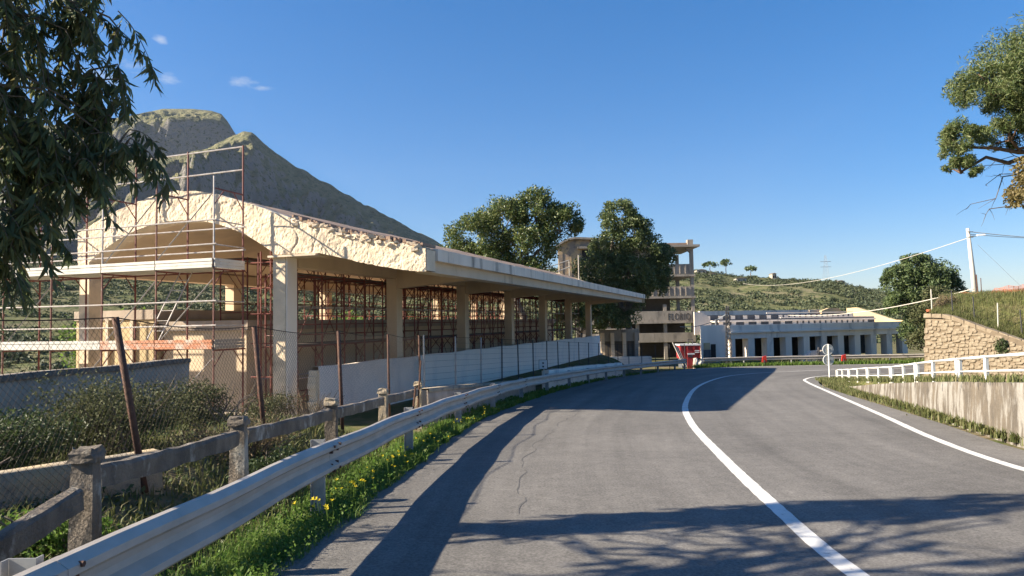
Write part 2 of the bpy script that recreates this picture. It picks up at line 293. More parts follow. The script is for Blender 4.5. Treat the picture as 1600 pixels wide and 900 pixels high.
# ------------------------------------------------------------------ ground, road
def zr(y): return np.interp(y, [-60, 0, 46, 52, 60, 80, 120, 300], [2.5, 0, -1.93, -2.13, -2.33, -2.9, -4.2, -6.5])
ROADL = [(-1.9, -15), (-1.85, 2), (-1.8, 5), (-1.7, 7.1), (-1.5, 10.4), (-.75, 17.5), (1.75, 28.5), (5.6, 40.5), (9.6, 48.5), (13, 53.3), (17, 55.6), (23, 56.3), (34, 55.8), (60, 51)]
ROADR = [(7.1, -15), (7.2, 2), (7.25, 5.5), (7.3, 8), (7.45, 10.6), (8.7, 15), (11.9, 27), (14.3, 33.3), (16.3, 36.6), (19.5, 39), (24, 40), (29, 40.3), (37, 40), (60, 35)]
LC = catmull(ROADL, 240); RC = catmull(ROADR, 240)
def left_x(y): return np.interp(y, LC[:150, 1], LC[:150, 0])
def ground_z(x, y):
    x = np.asarray(x, float); y = np.asarray(y, float); base = zr(y)-.09
    d = left_x(np.minimum(y, 50))-x
    near = .02+.10*fbm(x*.6, y*.6, 3, 3); yard = -.95
    tgt = near*(1-sstep(11.5, 15, y))+yard*sstep(11.5, 15, y)
    tt = x*BX[0]+y*BX[1]
    far = sstep(60, 140, np.hypot(x, y)); tgt = tgt*(1-far)+far*base
    k = sstep(.8, 2.4, d)*(1-sstep(52, 60, y)*sstep(-30, -5, x))*sstep(-30, -10, y+0*x)
    k = np.where(y > 18, sstep(1.0, 3.4, d)*(1-sstep(54, 62, y)), k)
    z = base*(1-k)+tgt*k
    vf = sstep(-22, -45, x-.35*y*0)*sstep(10, 30, y); z = z-1.6*vf
    return z
th = np.radians(np.concatenate([np.linspace(-180, -44, 50)[:-1], np.linspace(-44, 44, 200), np.linspace(44, 180, 50)[1:]]))
rr = np.concatenate([[0], np.geomspace(.8, 130, 150), np.geomspace(140, 8000, 30)])
T, Q = np.meshgrid(th, rr, indexing='ij'); X = Q*np.sin(T); Y = Q*np.cos(T); Z = ground_z(X, Y)-.0*Q
Z = np.where(Q > 130, np.maximum(Z, -7.5), Z)
# keep well clear of the road sheet
tag(gridmesh('ground', np.stack([X, Y, Z], -1), 'ground'), 'rough earth and grass around the road', kind='structure')
nb = 14; w = np.linspace(0, 1, nb)[None, :, None]; P2 = LC[:, None]*(1-w)+RC[:, None]*w
P3 = np.dstack([P2, zr(P2[..., 1])]); ln = np.concatenate([[0], np.cumsum(np.linalg.norm(np.diff((LC+RC)/2, axis=0), axis=1))])
uv = np.stack([np.broadcast_to(w[..., 0], P2.shape[:2]), np.broadcast_to(ln[:, None]/8, P2.shape[:2])], -1)
road = tag(gridmesh('road', P3, 'asphalt', uv=uv), 'grey asphalt road bending to the right', kind='structure')
def strip(name, pts, width, dz, m, parent=None, step=.4, jit=0.):
    P = resample(catmull(pts, 30*len(pts)), step); N = normals2(P); wl_ = width/2*(1+jit*rng.standard_normal(len(P)))[:, None]
    A = P-N*wl_; B = P+N*wl_; V = np.stack([np.column_stack([A, zr(A[:, 1])+dz]), np.column_stack([B, zr(B[:, 1])+dz])], 1)
    return gridmesh(name, V[:, ::-1], m, parent)
CLINE = [(2.2, -12), (2.25, 2), (2.31, 4.9), (2.51, 6.8), (2.97, 10.2), (3.76, 15.2), (4.97, 20.6), (7.5, 29.1), (10.5, 36.8), (13.2, 41.8), (17, 45.5), (23, 47.6), (34, 47.8)]
RLINE = [(5.75, -12), (5.72, 0), (5.88, 5.2), (6.28, 8.9), (6.98, 11.9), (8.25, 16.0), (10.6, 23.7), (12.95, 31.3), (14.2, 34.6), (16.2, 37.6), (19.4, 39.8), (24, 40.7), (34, 40.8)]
FLINE = [(13.6, 52.8), (17.2, 55.0), (23, 55.7), (34, 55.1)]
tag(strip('centre_line', CLINE, .155, .004, 'paint', step=.15, jit=.035), 'solid white centre line', kind='structure')
tag(strip('edge_line', RLINE, .14, .004, 'paint', step=.15, jit=.035), 'white edge line along the right side of the road', kind='structure')
tag(strip('edge_line', FLINE, .14, .004, 'paint', jit=.02), 'white edge line along the far side of the bend', kind='structure')
tag(strip('edge_line', [(14.9, 34.6), (15.25, 35.3)], .5, .005, 'paint'), 'small white patch beside the bend in the edge line', kind='structure')
crk = [(.05, 6.9), (.1, 7.6), (.02, 8.4), (.16, 9.2), (.12, 10.2), (.3, 11.2), (.36, 12.3), (.62, 13.4), (.9, 14.6), (1.0, 15.6), (1.5, 17.4), (1.9, 19.2)]
crk = [(a+random.uniform(-.06, .06), b) for a, b in resample(crk, .35)]
strip('crack', crk, .013, .003, M['crack'], road, .2, .5)

# ------------------------------------------------------------------ far relief
def polar(name, sky_pts, r0_, r1_, rback, zbase, prof, m, label, na=260, nr=90, amp=0., fs=.004, extra=None, ridged=False, ncap=.12, win=(1.0, 7)):
    az = np.linspace(sky_pts[0][0], sky_pts[-1][0], na); te = np.interp(az, [p[0] for p in sky_pts], [p[1] for p in sky_pts])
    q = np.concatenate([np.linspace(0, 1, nr), 1+np.linspace(.02, 1, 24)]); A, QQ = np.meshgrid(np.radians(az), q, indexing='ij'); TE = np.repeat(te[:, None], len(q), 1)
    rad = np.where(QQ <= 1, r0_+(r1_-r0_)*QQ, r1_+(rback-r1_)*(QQ-1)); top = 1.55+TE*r1_
    h = np.where(QQ <= 1, zbase+(top-zbase)*prof(np.minimum(QQ, 1)), top-(top-zbase)*sstep(0, 1, QQ-1)**.8)
    X = rad*np.sin(A); Y = rad*np.cos(A); n = fbm(X*fs, Y*fs, 7, 11)
    if ridged: n = .7*n-3.2*np.abs(fbm(X*fs*1.5+3+.3*n, Y*fs*.5, 6, 23))-1.3*np.abs(fbm(X*fs*6, Y*fs*4, 5, 29))+.75
    n = np.minimum(n, ncap)
    h = h+amp*n*np.clip(1.15-QQ, 0, 1)*np.clip(QQ*4, 0, 1)*np.clip((TE-.03)/.12, 0, 1)*np.clip((win[0]-QQ)*win[1], 0, 1)
    if extra: h = h+extra(A, QQ, X, Y)
    return tag(gridmesh(name, np.stack([X, Y, h], -1), m, smooth=False), label, kind='structure')
SK_REAR = [(-75, .10), (-60, .15), (-42.4, .197), (-36.1, .235), (-32.5, .248), (-28.6, .2673), (-26.4, .2821), (-24.4, .286), (-23.1, .2859), (-22.4, .2828), (-21.94, .2733), (-21.58, .2620), (-21.22, .252), (-20.6, .21), (-19, .15), (-15, .12)]
SK_FRONT = [(-75, .06), (-50, .11), (-36, .1606), (-32.5, .1895), (-28.6, .2121), (-25.7, .225), (-23.1, .2373), (-21.6, .2560), (-20.85, .2625), (-20.2, .2603), (-19.7, .2522), (-19, .2408), (-17.1, .2198), (-15.2, .2018), (-12.2, .1719), (-10.2, .1544), (-7.7, .1302), (-5.1, .1082), (-2, .0858), (2.6, .0571), (10.2, .03), (20, .005), (30, -.01)]
def rearprof(q): return np.interp(q, [0, .5, .62, .66, .80, 1], [0, .45, .60, .80, .90, 1])
polar('mountain', SK_REAR, 1300, 2500, 3400, -10, rearprof, 'mountain', 'flat-topped rear summit of the mountain ending in a cliff', na=520, nr=180, amp=120, fs=.0035, ridged=True)
def spur(A, q, X, Y):
    a = np.degrees(A); c = -20.6-9.0*(1-q)+1.2*np.sin(q*9); x = a-c
    g = np.where(x < 0, np.exp(-(x/4.5)**2), np.exp(-(x/1.5)**2)); c2 = -15.5-2*(1-q); y = a-c2
    g2 = np.where(y < 0, np.exp(-(y/1.6)**2), np.exp(-(y/5)**2))
    win = np.clip((1-q)*3.2, 0, 1)*np.clip(q*2.2, 0, 1)
    return win*(95*g-70*np.exp(-((x-2.6)/1.5)**2)+18*g2)
polar('mountain', SK_FRONT, 700, 1900, 2700, -12, lambda q: .12*q+.62*q**1.5+.26*q**3, 'mountain', 'long grey-green mountain flank sloping down to the right', na=760, nr=250, amp=170, fs=.0045, extra=spur, ridged=True, ncap=.5, win=(1.05, 5))
SK_HILL = [(-80, .05), (-60, .06), (-44.9, .075), (-36, .0866), (-28.5, .0832), (-19.9, .0775), (-5, .078), (5.2, .0742), (12, .067), (15, .0655), (17.6, .0577), (21.7, .0507), (24.4, .0456), (27.3, .0314), (30.4, .0177), (36, .010), (45, .010), (70, .03), (90, .03)]
def hill_h(A, r):
    te = np.interp(np.degrees(A), [p[0] for p in SK_HILL], [p[1] for p in SK_HILL]); q = np.clip((r-130)/290, 0, 1); top = 1.55+te*420
    p = .25*q+.75*q**1.4; p = p+.012*np.sin(p*60)*np.sin(np.pi*q); return -7.6+(top+7.6)*p
azh = np.linspace(-80, 90, 420); qh = np.concatenate([np.linspace(130, 420, 90), np.linspace(426, 650, 16)])
A, RR = np.meshgrid(np.radians(azh), qh, indexing='ij'); H = hill_h(A, np.minimum(RR, 420)); H = np.where(RR > 420, H-(H+9)*sstep(420, 650, RR), H)
Xh = RR*np.sin(A); Yh = RR*np.cos(A); H = H+2.2*fbm(Xh*.03, Yh*.03, 5, 5)*np.clip((RR-130)/60, 0, 1)*np.clip((425-RR)/40, .15, 1)
tag(gridmesh('hill', np.stack([Xh, Yh, H], -1), 'hill'), 'green and ochre terraced hill beyond the buildings', kind='structure')

# ------------------------------------------------------------------ foliage tools
def randdir(n, k=0.):
    v = rng.standard_normal((n, 3)); v[:, 2] += k; return v/np.linalg.norm(v, axis=1)[:, None]
def leafquads(C, size, aspect=.5, upk=.6, dirs=None, jit=.35):
    n = len(C); d = randdir(n, 0) if dirs is None else dirs; nn = randdir(n, upk); s = np.cross(d, nn); s /= np.linalg.norm(s, axis=1)[:, None]+1e-9
    L = (size*(1+jit*rng.uniform(-1, 1, n)))[:, None] if np.isscalar(size) else size[:, None]
    a = C-d*L*.5; b = C+s*L*aspect*.5; c = C+d*L*.5; e = C-s*L*aspect*.5
    return np.stack([a, b, c, e], 1).reshape(-1, 3), np.arange(4*n).reshape(-1, 4), np.full(n, 4)
def clumps(lobes, per, sig=.2, shell=(.72, 1.0), flat=1., bottom=-.5):
    out = []
    for lb in lobes:
        c = np.array(lb[:3]); rad = np.array(lb[3:6]); nsub = int(lb[6]) if len(lb) > 6 else 40
        d = randdir(nsub, .25); d = d[d[:, 2] > bottom]; sub = c+d*rad*rng.uniform(*shell, (len(d), 1))
        wts = rng.uniform(.5, 1.5, len(sub)); k = (per*wts).astype(int); ss = sig*rad.mean()*rng.uniform(.7, 1.25, len(sub))
        idx = np.repeat(np.arange(len(sub)), k); v = rng.standard_normal((len(idx), 3)); v = v/np.linalg.norm(v, axis=1)[:, None]*rng.uniform(.25, 1, (len(idx), 1))**.6; v[:, 2] *= flat
        out.append(sub[idx]+v*ss[idx][:, None]*1.6)
    return np.vstack(out)
def limb(mb, a, b, r0_, r1_, sag=.15, n=6, k=7):
    a = np.array(a, float); b = np.array(b, float); L = np.linalg.norm(b-a); p = [a+(b-a)*i/(k-1)+(rng.standard_normal(3)*L*.035 if 0 < i < k-1 else 0)+np.array([0, 0, sag*L*math.sin(math.pi*i/(k-1))]) for i in range(k)]
    mb.tube(p, [r0_+(r1_-r0_)*i/(k-1) for i in range(k)], n); return p
def tree(name, label, base, fork, lobes, leaf, barkm, leafm, per, sig, tr, group=None, aspect=.55, upk=.6, flat=1., shell=(.72, 1.), nl=3, bottom=-.5, cat='tree'):
    o = thing(name, label, cat, base, group); mb = MB(); fork = np.array(fork, float)
    limb(mb, base, fork, tr, tr*.7, .0, 9, 6)
    for lb in lobes:
        c = np.array(lb[:3]); limb(mb, fork, c-np.array([0, 0, lb[5]*.2]), tr*.5, tr*.14, .06, 6)
        for _ in range(nl): limb(mb, c-np.array([0, 0, lb[5]*.3]), c+randdir(1, .3)[0]*np.array(lb[3:6])*.85, tr*.16, tr*.03, .05, 5, 5)
    mb.build('trunk', barkm, o, True)
    C = clumps(lobes, per, sig, shell, flat, bottom); V, l, s = leafquads(C, leaf, aspect, upk); npmesh('crown', V, l, s, leafm, o); return o
def bush(name, label, c, rad, n, leaf, leafm, aspect=.5, group=None, stems=14, dry=0, cat='bush'):
    o = thing(name, label, cat, (c[0], c[1], c[2]), group); mb = MB()
    for _ in range(stems):
        e = np.array(c)+np.array([rng.uniform(-.8, .8)*rad[0], rng.uniform(-.8, .8)*rad[1], rad[2]*rng.uniform(.6, 1.15)]); limb(mb, np.array(c)+rng.uniform(-.2, .2, 3)*np.array([rad[0], rad[1], 0]), e, .014, .004, .03, 4, 5)
    mb.build('stems', 'trunk', o)
    lobes = []
    for _ in range(max(4, int(n/1200))):
        a = rng.uniform(0, 2*math.pi); q = rng.uniform(0, .6)**.7; lobes.append((c[0]+math.cos(a)*q*rad[0], c[1]+math.sin(a)*q*rad[1], c[2]+rad[2]*rng.uniform(.25, .75), rad[0]*rng.uniform(.35, .55), rad[1]*rng.uniform(.35, .55), rad[2]*rng.uniform(.3, .5), 26))
    C = clumps(lobes, n/len(lobes)/24, .32, (.5, 1.05), 1, -.9); V, l, s = leafquads(C, leaf, aspect, .4); npmesh('foliage', V, l, s, leafm, o)
    return o
def blades(P, h, w, lean=.5, bend=.4):
    n = len(P); a = rng.uniform(0, 2*math.pi, n); d = np.stack([np.cos(a), np.sin(a), np.zeros(n)], 1); sd = np.stack([-np.sin(a), np.cos(a), np.zeros(n)], 1)
    hh = h*rng.uniform(.5, 1.3, n); le = lean*rng.uniform(0, 1, n)
    b = P; m_ = P+np.stack([d[:, 0]*le*hh*.35, d[:, 1]*le*hh*.35, hh*.6], 1); t = P+np.stack([d[:, 0]*le*hh*(.6+bend), d[:, 1]*le*hh*(.6+bend), hh*(1-.3*le)], 1)
    wv = sd*(w*rng.uniform(.6, 1.4, n))[:, None]
    V = np.stack([b-wv, b+wv, m_+wv*.8, m_-wv*.8, t], 1).reshape(-1, 3); i = np.arange(n)[:, None]*5
    loops = np.concatenate([i+0, i+1, i+2, i+3, i+3, i+2, i+4], 1); return V, loops, np.tile([4, 3], n)
exec_parts = []

# ------------------------------------------------------------------ arched pavilion
YARD = -.95
pav = thing('pavilion', 'derelict pavilion with arched plaster gable, row of pillars and long flat canopy', 'building', G(15.4, -15, YARD))
def ztop(x): return np.interp(np.abs(x), [0, .6, 1.2, 1.8, 2.4, 3.1, 3.9, 5.5, 7.6], [5.36, 5.32, 5.2, 5.04, 4.84, 4.57, 4.27, 3.82, 3.37])
def zbot(x):
    x = np.abs(x); return np.where(x < 3.17, 3.5+1.02*np.clip(1-(x/3.17)**2.1, 0, 1), np.interp(x, [3.17, 3.6, 4.6, 6.5, 7.6], [3.42, 3.42, 3.40, 2.96, 2.82]))
def gable(name, s0, s1, m, disp, nt=1100, nv=76, x0=-7.58, x1=7.58):
    x = np.linspace(x0, x1, nt); v = np.linspace(0, 1, nv)[None]; top = (ztop(x)+.05*fbm(x*3, x*0, 4, 8)*1.0)[:, None]; bot = (zbot(x)+.05*fbm(x*4, x*0+5, 4, 9)*(np.abs(x) > 5.5))[:, None]
    z = bot+(top-bot)*v; xs = np.repeat(x[:, None], nv, 1)
    d = disp*(.3*fbm(xs*1.6, z*1.6, 3, 31)+.9*fbm(xs*17, z*14, 4, 41)-.25*np.abs(fbm(xs*5, z*4, 4, 51))); crack = np.exp(-((xs-3.85-.12*np.sin(z*7))/.03)**2)+np.exp(-((xs-4.5-.1*np.sin(z*5))/.035)**2)+np.exp(-((xs+.25-.1*np.sin(z*9))/.03)**2)
    ss = s0-d+.02*crack*(disp > 0)+.02*np.clip(fbm(xs*1.1+7, z*1.1, 5, 61)-.22, 0, .12)/.12*(disp > 0)
    cols = [np.stack([np.full(nt, s1), x, zbot(x)], -1)]+[np.stack([ss[:, j], xs[:, j], z[:, j]], -1) for j in range(nv)]+[np.stack([np.full(nt, s1), x, top[:, 0]], -1), np.stack([np.full(nt, s1), x, zbot(x)], -1)]
    P = np.stack(cols, 1); q = P[..., 0:1]*AX+(P[..., 1:2]-15)*BX; W3 = np.concatenate([q, P[..., 2:3]], -1)
    return gridmesh(name, W3, m, pav, smooth=True)
gable('gable', 15.4, 15.95, 'plaster', .019, x0=-3.62)
gable('rear_gable', 51.7, 51.2, 'beige', .0, 80, 4, x0=-3.62)
for xx in (-3.62, 7.58):
    MB().gbox(15.43, 15.93, xx-15-(.03 if xx > 0 else -.01), xx-15+(.012 if xx > 0 else .03), zbot(xx)+.02, ztop(xx)-.02).build('gable_end', 'plaster', pav)
xs = np.linspace(-3.6, 7.45, 70); sl = np.linspace(15.9, 51.6, 60)
def shell(name, zf, m, sl=sl, xs=xs, rough=0.):
    Xs, Sl = np.meshgrid(xs, sl, indexing='ij'); q = Sl[..., None]*AX+(Xs[..., None]-15)*BX; z = zf(Xs)+rough*fbm(Xs*2, Sl*.7, 4, 77)
    return gridmesh(name, np.dstack([q, z]), m, pav, smooth=True)
shell('roof', lambda x: ztop(x)-.03, 'gravelroof', rough=.06)
shell('vault', lambda x: np.where(np.abs(x) < 3.17, zbot(x)+.03, np.where(np.abs(x) < 3.7, 3.46, ztop(x)-.42)), 'beige', sl=np.linspace(15.9, 51.4, 12), xs=np.linspace(-3.6, 7.4, 110))
for sg in (1,):
    for k in range(6):
        a = 15.98+k*5.94; b = a+5.92; t0, t1 = sorted((sg*7.46, sg*7.64)); MB().gbox(a, b, t0-15, t1-15, 3.11, 3.41).build('fascia_panel', 'fascia', pav)
    t0, t1 = sorted((sg*7.02, sg*7.455)); MB().gbox(15.97, 51.6, t0-15, t1-15, 2.83, 3.30).build('eave_beam', 'soffit', pav)
MB().gbox(15.97, 51.5, -18.66, -18.605, 3.4, 4.36).build('side_edge', 'plaster', pav)
for sg in (1, -1):
    t0, t1 = sorted((sg*3.12, sg*3.58)); MB().gbox(15.97, 51.3, t0-15, t1-15, 3.12, 3.46).build('pillar_beam', 'beige', pav)
for sg in (1, -1):
    for k in range(7):
        a = 15.42+k*6.03; t0, t1 = sorted((sg*3.18, sg*3.56)); w_ = .40 if k == 0 else .42
        p = MB().gbox(a, a+w_, t0-15, t1-15, YARD, 3.44).build('pillar', 'beige' if k else 'plaster', pav)
        if k and sg > 0:
            t0, t1 = sorted((sg*3.57, sg*7.0)); q = [(t0, 3.44), (t1, 3.44), (t1, 3.02 if sg > 0 else 2.78), (t0, 2.78 if sg > 0 else 3.02)]
            MB().prism([(c[0]-15, c[1]) for c in q], lambda c, s_: G(s_, c[0], c[1]), a+.04, a+.36).build('cantilever_beam', 'beige', pav)
# front pillar carries a smooth pale strip on its road side and a shelf at the head
MB().gbox(15.44, 15.86, -11.435, -11.40, YARD, 3.38).build('pillar_lining', 'whitewall', pav)
MB().gbox(15.3, 15.9, -11.9, -10.45, 3.345, 3.395).build('head_slab', 'soffit', pav)
V = []; L = []; Sz = []; C_ = []; rub = MB()
for i in range(340):
    x = rng.uniform(3.7, 7.5); z = ztop(x)+rng.uniform(-.10, .07); sp = 15.45+rng.uniform(-.05, .35); r_ = rng.uniform(.02, .075)
    c = np.array(G(sp, x-15, z)); rub.hexa([c+r_*np.array(k)*rng.uniform(.6, 1.3, 3) for k in ((-1, -1, -.6), (1, -1, -.6), (1, 1, -.6), (-1, 1, -.6), (-1, -1, .6), (1, -1, .6), (1, 1, .6), (-1, 1, .6))])
tag(rub.build('broken_edge', 'plaster', pav), kind='stuff')
lip = MB(); n_ = 60
for i in range(n_):
    x = 3.7+3.8*i/n_; x2 = x+3.8/n_*rng.uniform(.4, 1.0); z = float(ztop(x)); s0 = 15.62+rng.uniform(-.22, .1); lip.gbox(s0, 16.2, x-15, x2-15, z+.045, z+.105+rng.uniform(0, .03))
tag(lip.build('broken_roofing', 'gravelroof', pav), kind='stuff')
MB().tube([G(40, -9.5, 3.9), G(40, -9.5, 5.4)], .03, 6).build('roof_vent', 'galv', pav)
fl_ = MB(); fl_.gbox(13.2, 54, -24, -11.07, YARD-.1, YARD+.03)  # floor sheet added so sunlight bounces up under the canopy
tag(fl_.build('yard_floor', 'yardfloor'), 'pale concrete floor of the pavilion, added to bounce sunlight up', kind='structure')
# inner platform and low counter
plat = thing('platform', 'long beige platform with grey slab edge inside the pavilion', 'platform', G(17.1, -15.5, YARD))
MB().gbox(17.2, 51, -17.2, -14.12, YARD, 1.46).build('platform_wall', 'beige', plat); MB().gbox(17.1, 51, -17.3, -14, 1.463, 1.76).build('slab', 'greywall', plat)
cnt = thing('counter_block', 'sunlit low ochre wall block behind the front scaffold', 'wall', G(16.9, -18.4, YARD))
MB().gbox(16.95, 24, -20.5, -17.35, YARD, 1.84).build('block', 'yellow', cnt); MB().gbox(16.9, 24, -20.55, -17.32, 1.843, 2.14).build('capping', 'greywall', cnt)
for t in (-20.1, -19.2, -18.2): MB().gbox(16.86, 16.945, t, t+.12, YARD, 1.84).build('rib', 'soffit', cnt)
# low parapet in front of the pillars
par = thing('parapet_wall', 'long low white wall in front of the pillar row', 'wall', G(16, -10.95, YARD))
Pw = []
for s_ in np.linspace(16, 52, 120):
    for t, z in ((-11.06, YARD-1.2), (-11.06, .47), (-10.84, .47), (-10.84, YARD-1.2)): Pw.append(G(s_, t+.01*math.sin(s_*3)*(z > 0), z+.015*math.sin(s_*1.7)*(z > 0)))
gridmesh('wall', np.array(Pw).reshape(120, 4, 3), 'whitewall', par, smooth=False)
brk = MB()
for i in range(9):
    z = YARD-.1+i*.16; brk.gbox(15.9-rng.uniform(0, .1), 16.02, -11.07, -10.83, z, z+.155)
brk.build('broken_end', 'plaster', par)

# ------------------------------------------------------------------ scaffolds
def part(o, name, pts, r_, m, n=6): return MB().tube(pts, r_, n).build(name, m, o)
sca = thing('scaffold', 'tall tube scaffold with white decks against the arched gable', 'scaffold', G(14.03, -16, YARD))
F0, F1 = 14.03, 15.08; tp = [-12.49-1.8*i for i in range(6)]
for i, t in enumerate(tp):
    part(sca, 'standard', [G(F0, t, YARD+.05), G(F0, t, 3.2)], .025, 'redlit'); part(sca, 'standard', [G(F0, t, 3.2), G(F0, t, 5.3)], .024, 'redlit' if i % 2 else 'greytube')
    part(sca, 'standard', [G(F1, t, YARD+.05), G(F1, t, 5.05)], .025, 'redtube'); part(sca, 'standard', [G(F1, t, 5.05), G(F1, t, 6.3)], .027, 'redtube')
    for s_ in (F0, F1): MB().gbox(s_-.07, s_+.07, t-.07, t+.07, YARD, YARD+.06).build('base_plate', 'rust', sca)
    for z in (1.0, 3.0, 5.0):
        part(sca, 'transom', [G(F0, t, z), G(F1, t, z)], .022, 'redtube')
        if z > 1.5 or i < 3:
            part(sca, 'knee_brace', [G(F0, t, z-.42), G(F0+.36, t, z)], .014, 'redtube', 5); part(sca, 'knee_brace', [G(F1, t, z-.42), G(F1-.36, t, z)], .014, 'redtube', 5)
tL, tR = tp[-1]-.3, tp[0]+.1
for z in (1.6, 2.2, 3.6, 4.2): part(sca, 'ledger', [G(F0-.03, tL, z), G(F0-.03, tp[2], z-.012), G(F0-.03, tR, z+.01)], .019, 'greytube')
for z in (1.0, 3.0, 3.55, 4.15): part(sca, 'ledger', [G(F1-.03, tL, z), G(F1-.03, tR, z)], .019, 'greytube' if z > 3.2 else 'redtube')
for z in (5.66, 6.27): part(sca, 'ledger', [G(F1, tL, z-.02), G(F1, tp[2], z-.05), G(F1, tp[0], z)], .02, 'greytube')
for z in (1.6, 2.2, 3.6, 4.2): part(sca, 'side_rail', [G(F0, tp[0]+.03, z), G(F1, tp[0]+.03, z)], .018, 'greytube')
for a, b, z in ((0, 1, 1.05), (1, 2, 1.05), (3, 4, 1.05), (0, 1, -.9), (2, 3, -.9), (1, 2, -.9), (0, 1, 3.2), (1, 2, 3.15), (3, 4, 3.1)):
    part(sca, 'brace', [G(F0+.03, tp[a], z+1.75), G(F0+.03, tp[b], z+.1)], .016, 'greytube', 5)
def deckboard(o, s0, s1, t0, t1, z, m, th=.05):
    mb = MB(); nb_ = 7
    for k in range(nb_):
        a = s0+(s1-s0)*k/nb_; mb.gbox(a+.004, a+(s1-s0)/nb_-.004, t0, t1, z-(.012 if k % 2 else 0), z+th-(.012 if k % 2 else 0))
    return mb.build('deck', m, o)
for z in (1.03, 3.03):
    for i in range(5):
        a, b = tp[i+1]+.03, tp[i]-.03
        deckboard(sca, F0+.05, F0+.53, a, b, z, 'deck'); deckboard(sca, F0+.55, F1-.04, a, b, z, 'deck')
        m_ = 'deckorange' if (z < 2 and i in (0, 1)) else 'deck'
        for k in range(3): MB().gbox(F0-.055+(.012 if k == 1 else 0), F0-.027, a-.015, b+.015, z+.005+k*.078, z+.005+k*.078+.07).build('toe_board', m_, sca)
    for k in range(3): MB().gbox(F0-.02, F1, tp[0]+.03+(.012 if k == 1 else 0)*-1, tp[0]+.055, z+.005+k*.078, z+.075+k*.078).build('toe_board', 'deck' if z > 2 else 'greywall', sca)
part(sca, 'ladder_rail', [G(F0+.3, tp[1]-.7, 1.1), G(F0+.8, tp[1]+.1, 3.2)], .018, 'greytube'); part(sca, 'ladder_rail', [G(F0+.3, tp[1]-.3, 1.1), G(F0+.8, tp[1]+.5, 3.2)], .018, 'greytube')
for k in range(8):
    w_ = (k+.5)/8; part(sca, 'ladder_rung', [G(F0+.3+.5*w_, tp[1]-.7+.8*w_, 1.1+2.1*w_), G(F0+.3+.5*w_, tp[1]-.3+.8*w_, 1.1+2.1*w_)], .01, 'greytube', 4)
# portal frame used for the inner scaffolds (local: across y = t axis)
fm = MB(); fm.tube([(0, 0, 0), (0, 0, 2.0)], .026, 6); fm.tube([(1.05, 0, 0), (1.05, 0, 2.0)], .026, 6); fm.tube([(0, 0, 1.93), (1.05, 0, 1.93)], .022, 6)
fm.tube([(0, 0, 1.45), (.4, 0, 1.93)], .016, 5); fm.tube([(1.05, 0, 1.45), (.65, 0, 1.93)], .016, 5); fm.tube([(0, 0, .25), (1.05, 0, .25)], .014, 5)
fme = bpy.data.meshes.new('portal_frame'); fme.from_pydata(fm.v, [], fm.f); fme.materials.append(M['redtube'])
ANG = math.atan2(BX[1], BX[0])
def inner(label, t0, zs, svals, decks=True, lab=None):
    o = thing('scaffold', label, 'scaffold', G(svals[0], t0, zs[0]))
    for s_ in svals:
        for z in zs:
            c = bpy.data.objects.new('portal_frame', fme); COL.objects.link(c); c.parent = o; c.location = Vector(G(s_, t0, z))-o.location; c.rotation_euler = (0, 0, ANG)
    for z in zs:
        for zz in (.55, 1.05, 1.93):
            for t in (t0+.02, t0+1.03): part(o, 'ledger', [G(svals[0]-.2, t, z+zz), G(svals[-1]+.2, t, z+zz+.01)], .017, 'redtube' if zz != 1.05 else 'greytube', 5)
        for i in range(len(svals)-1):
            if True:
                part(o, 'brace', [G(svals[i], t0+1.08, z+.15), G(svals[i+1], t0+1.08, z+1.9)], .014, 'redtube', 5)
            if i % 2 == 0: part(o, 'brace', [G(svals[i+1], t0-.03, z+.15), G(svals[i], t0-.03, z+1.9)], .014, 'redtube', 5)
        if decks:
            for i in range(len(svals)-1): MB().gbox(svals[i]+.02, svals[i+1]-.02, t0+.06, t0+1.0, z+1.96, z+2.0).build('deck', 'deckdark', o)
    return o
sv = [16.7+1.8*k for k in range(19)]
inner('dark red scaffold run standing just behind the pillar row', -13.05, (YARD, YARD+2.0), [16.7+1.2*k for k in range(29)])
inner('dark red scaffold run standing on the platform under the vault', -16.2, (1.77,), sv[1:])
inner('dark red scaffold run along the far side of the pavilion', -18.1, (YARD+1.0, YARD+3.0), sv[5::1], False)
st2 = thing('scaffold', 'narrow dark red scaffold tower between the gable scaffold and the front pillar', 'scaffold', G(15.9, -12.6, YARD))
for s_, t in ((15.95, -12.3), (15.95, -12.62), (16.6, -12.3), (16.6, -12.62), (16.2, -12.9)): part(st2, 'standard', [G(s_, t, YARD), G(s_, t, 3.6)], .026, 'redtube')
for z in (.2, 1.1, 1.9, 2.6, 3.3):
    part(st2, 'ledger', [G(15.95, -12.95, z), G(15.95, -11.9, z)], .018, 'redtube'); part(st2, 'ledger', [G(15.9, -12.3, z+.06), G(16.8, -12.3, z+.06)], .018, 'redtube')
part(st2, 'brace', [G(15.97, -12.6, 2.7), G(15.97, -12.0, 3.3)], .016, 'redtube')

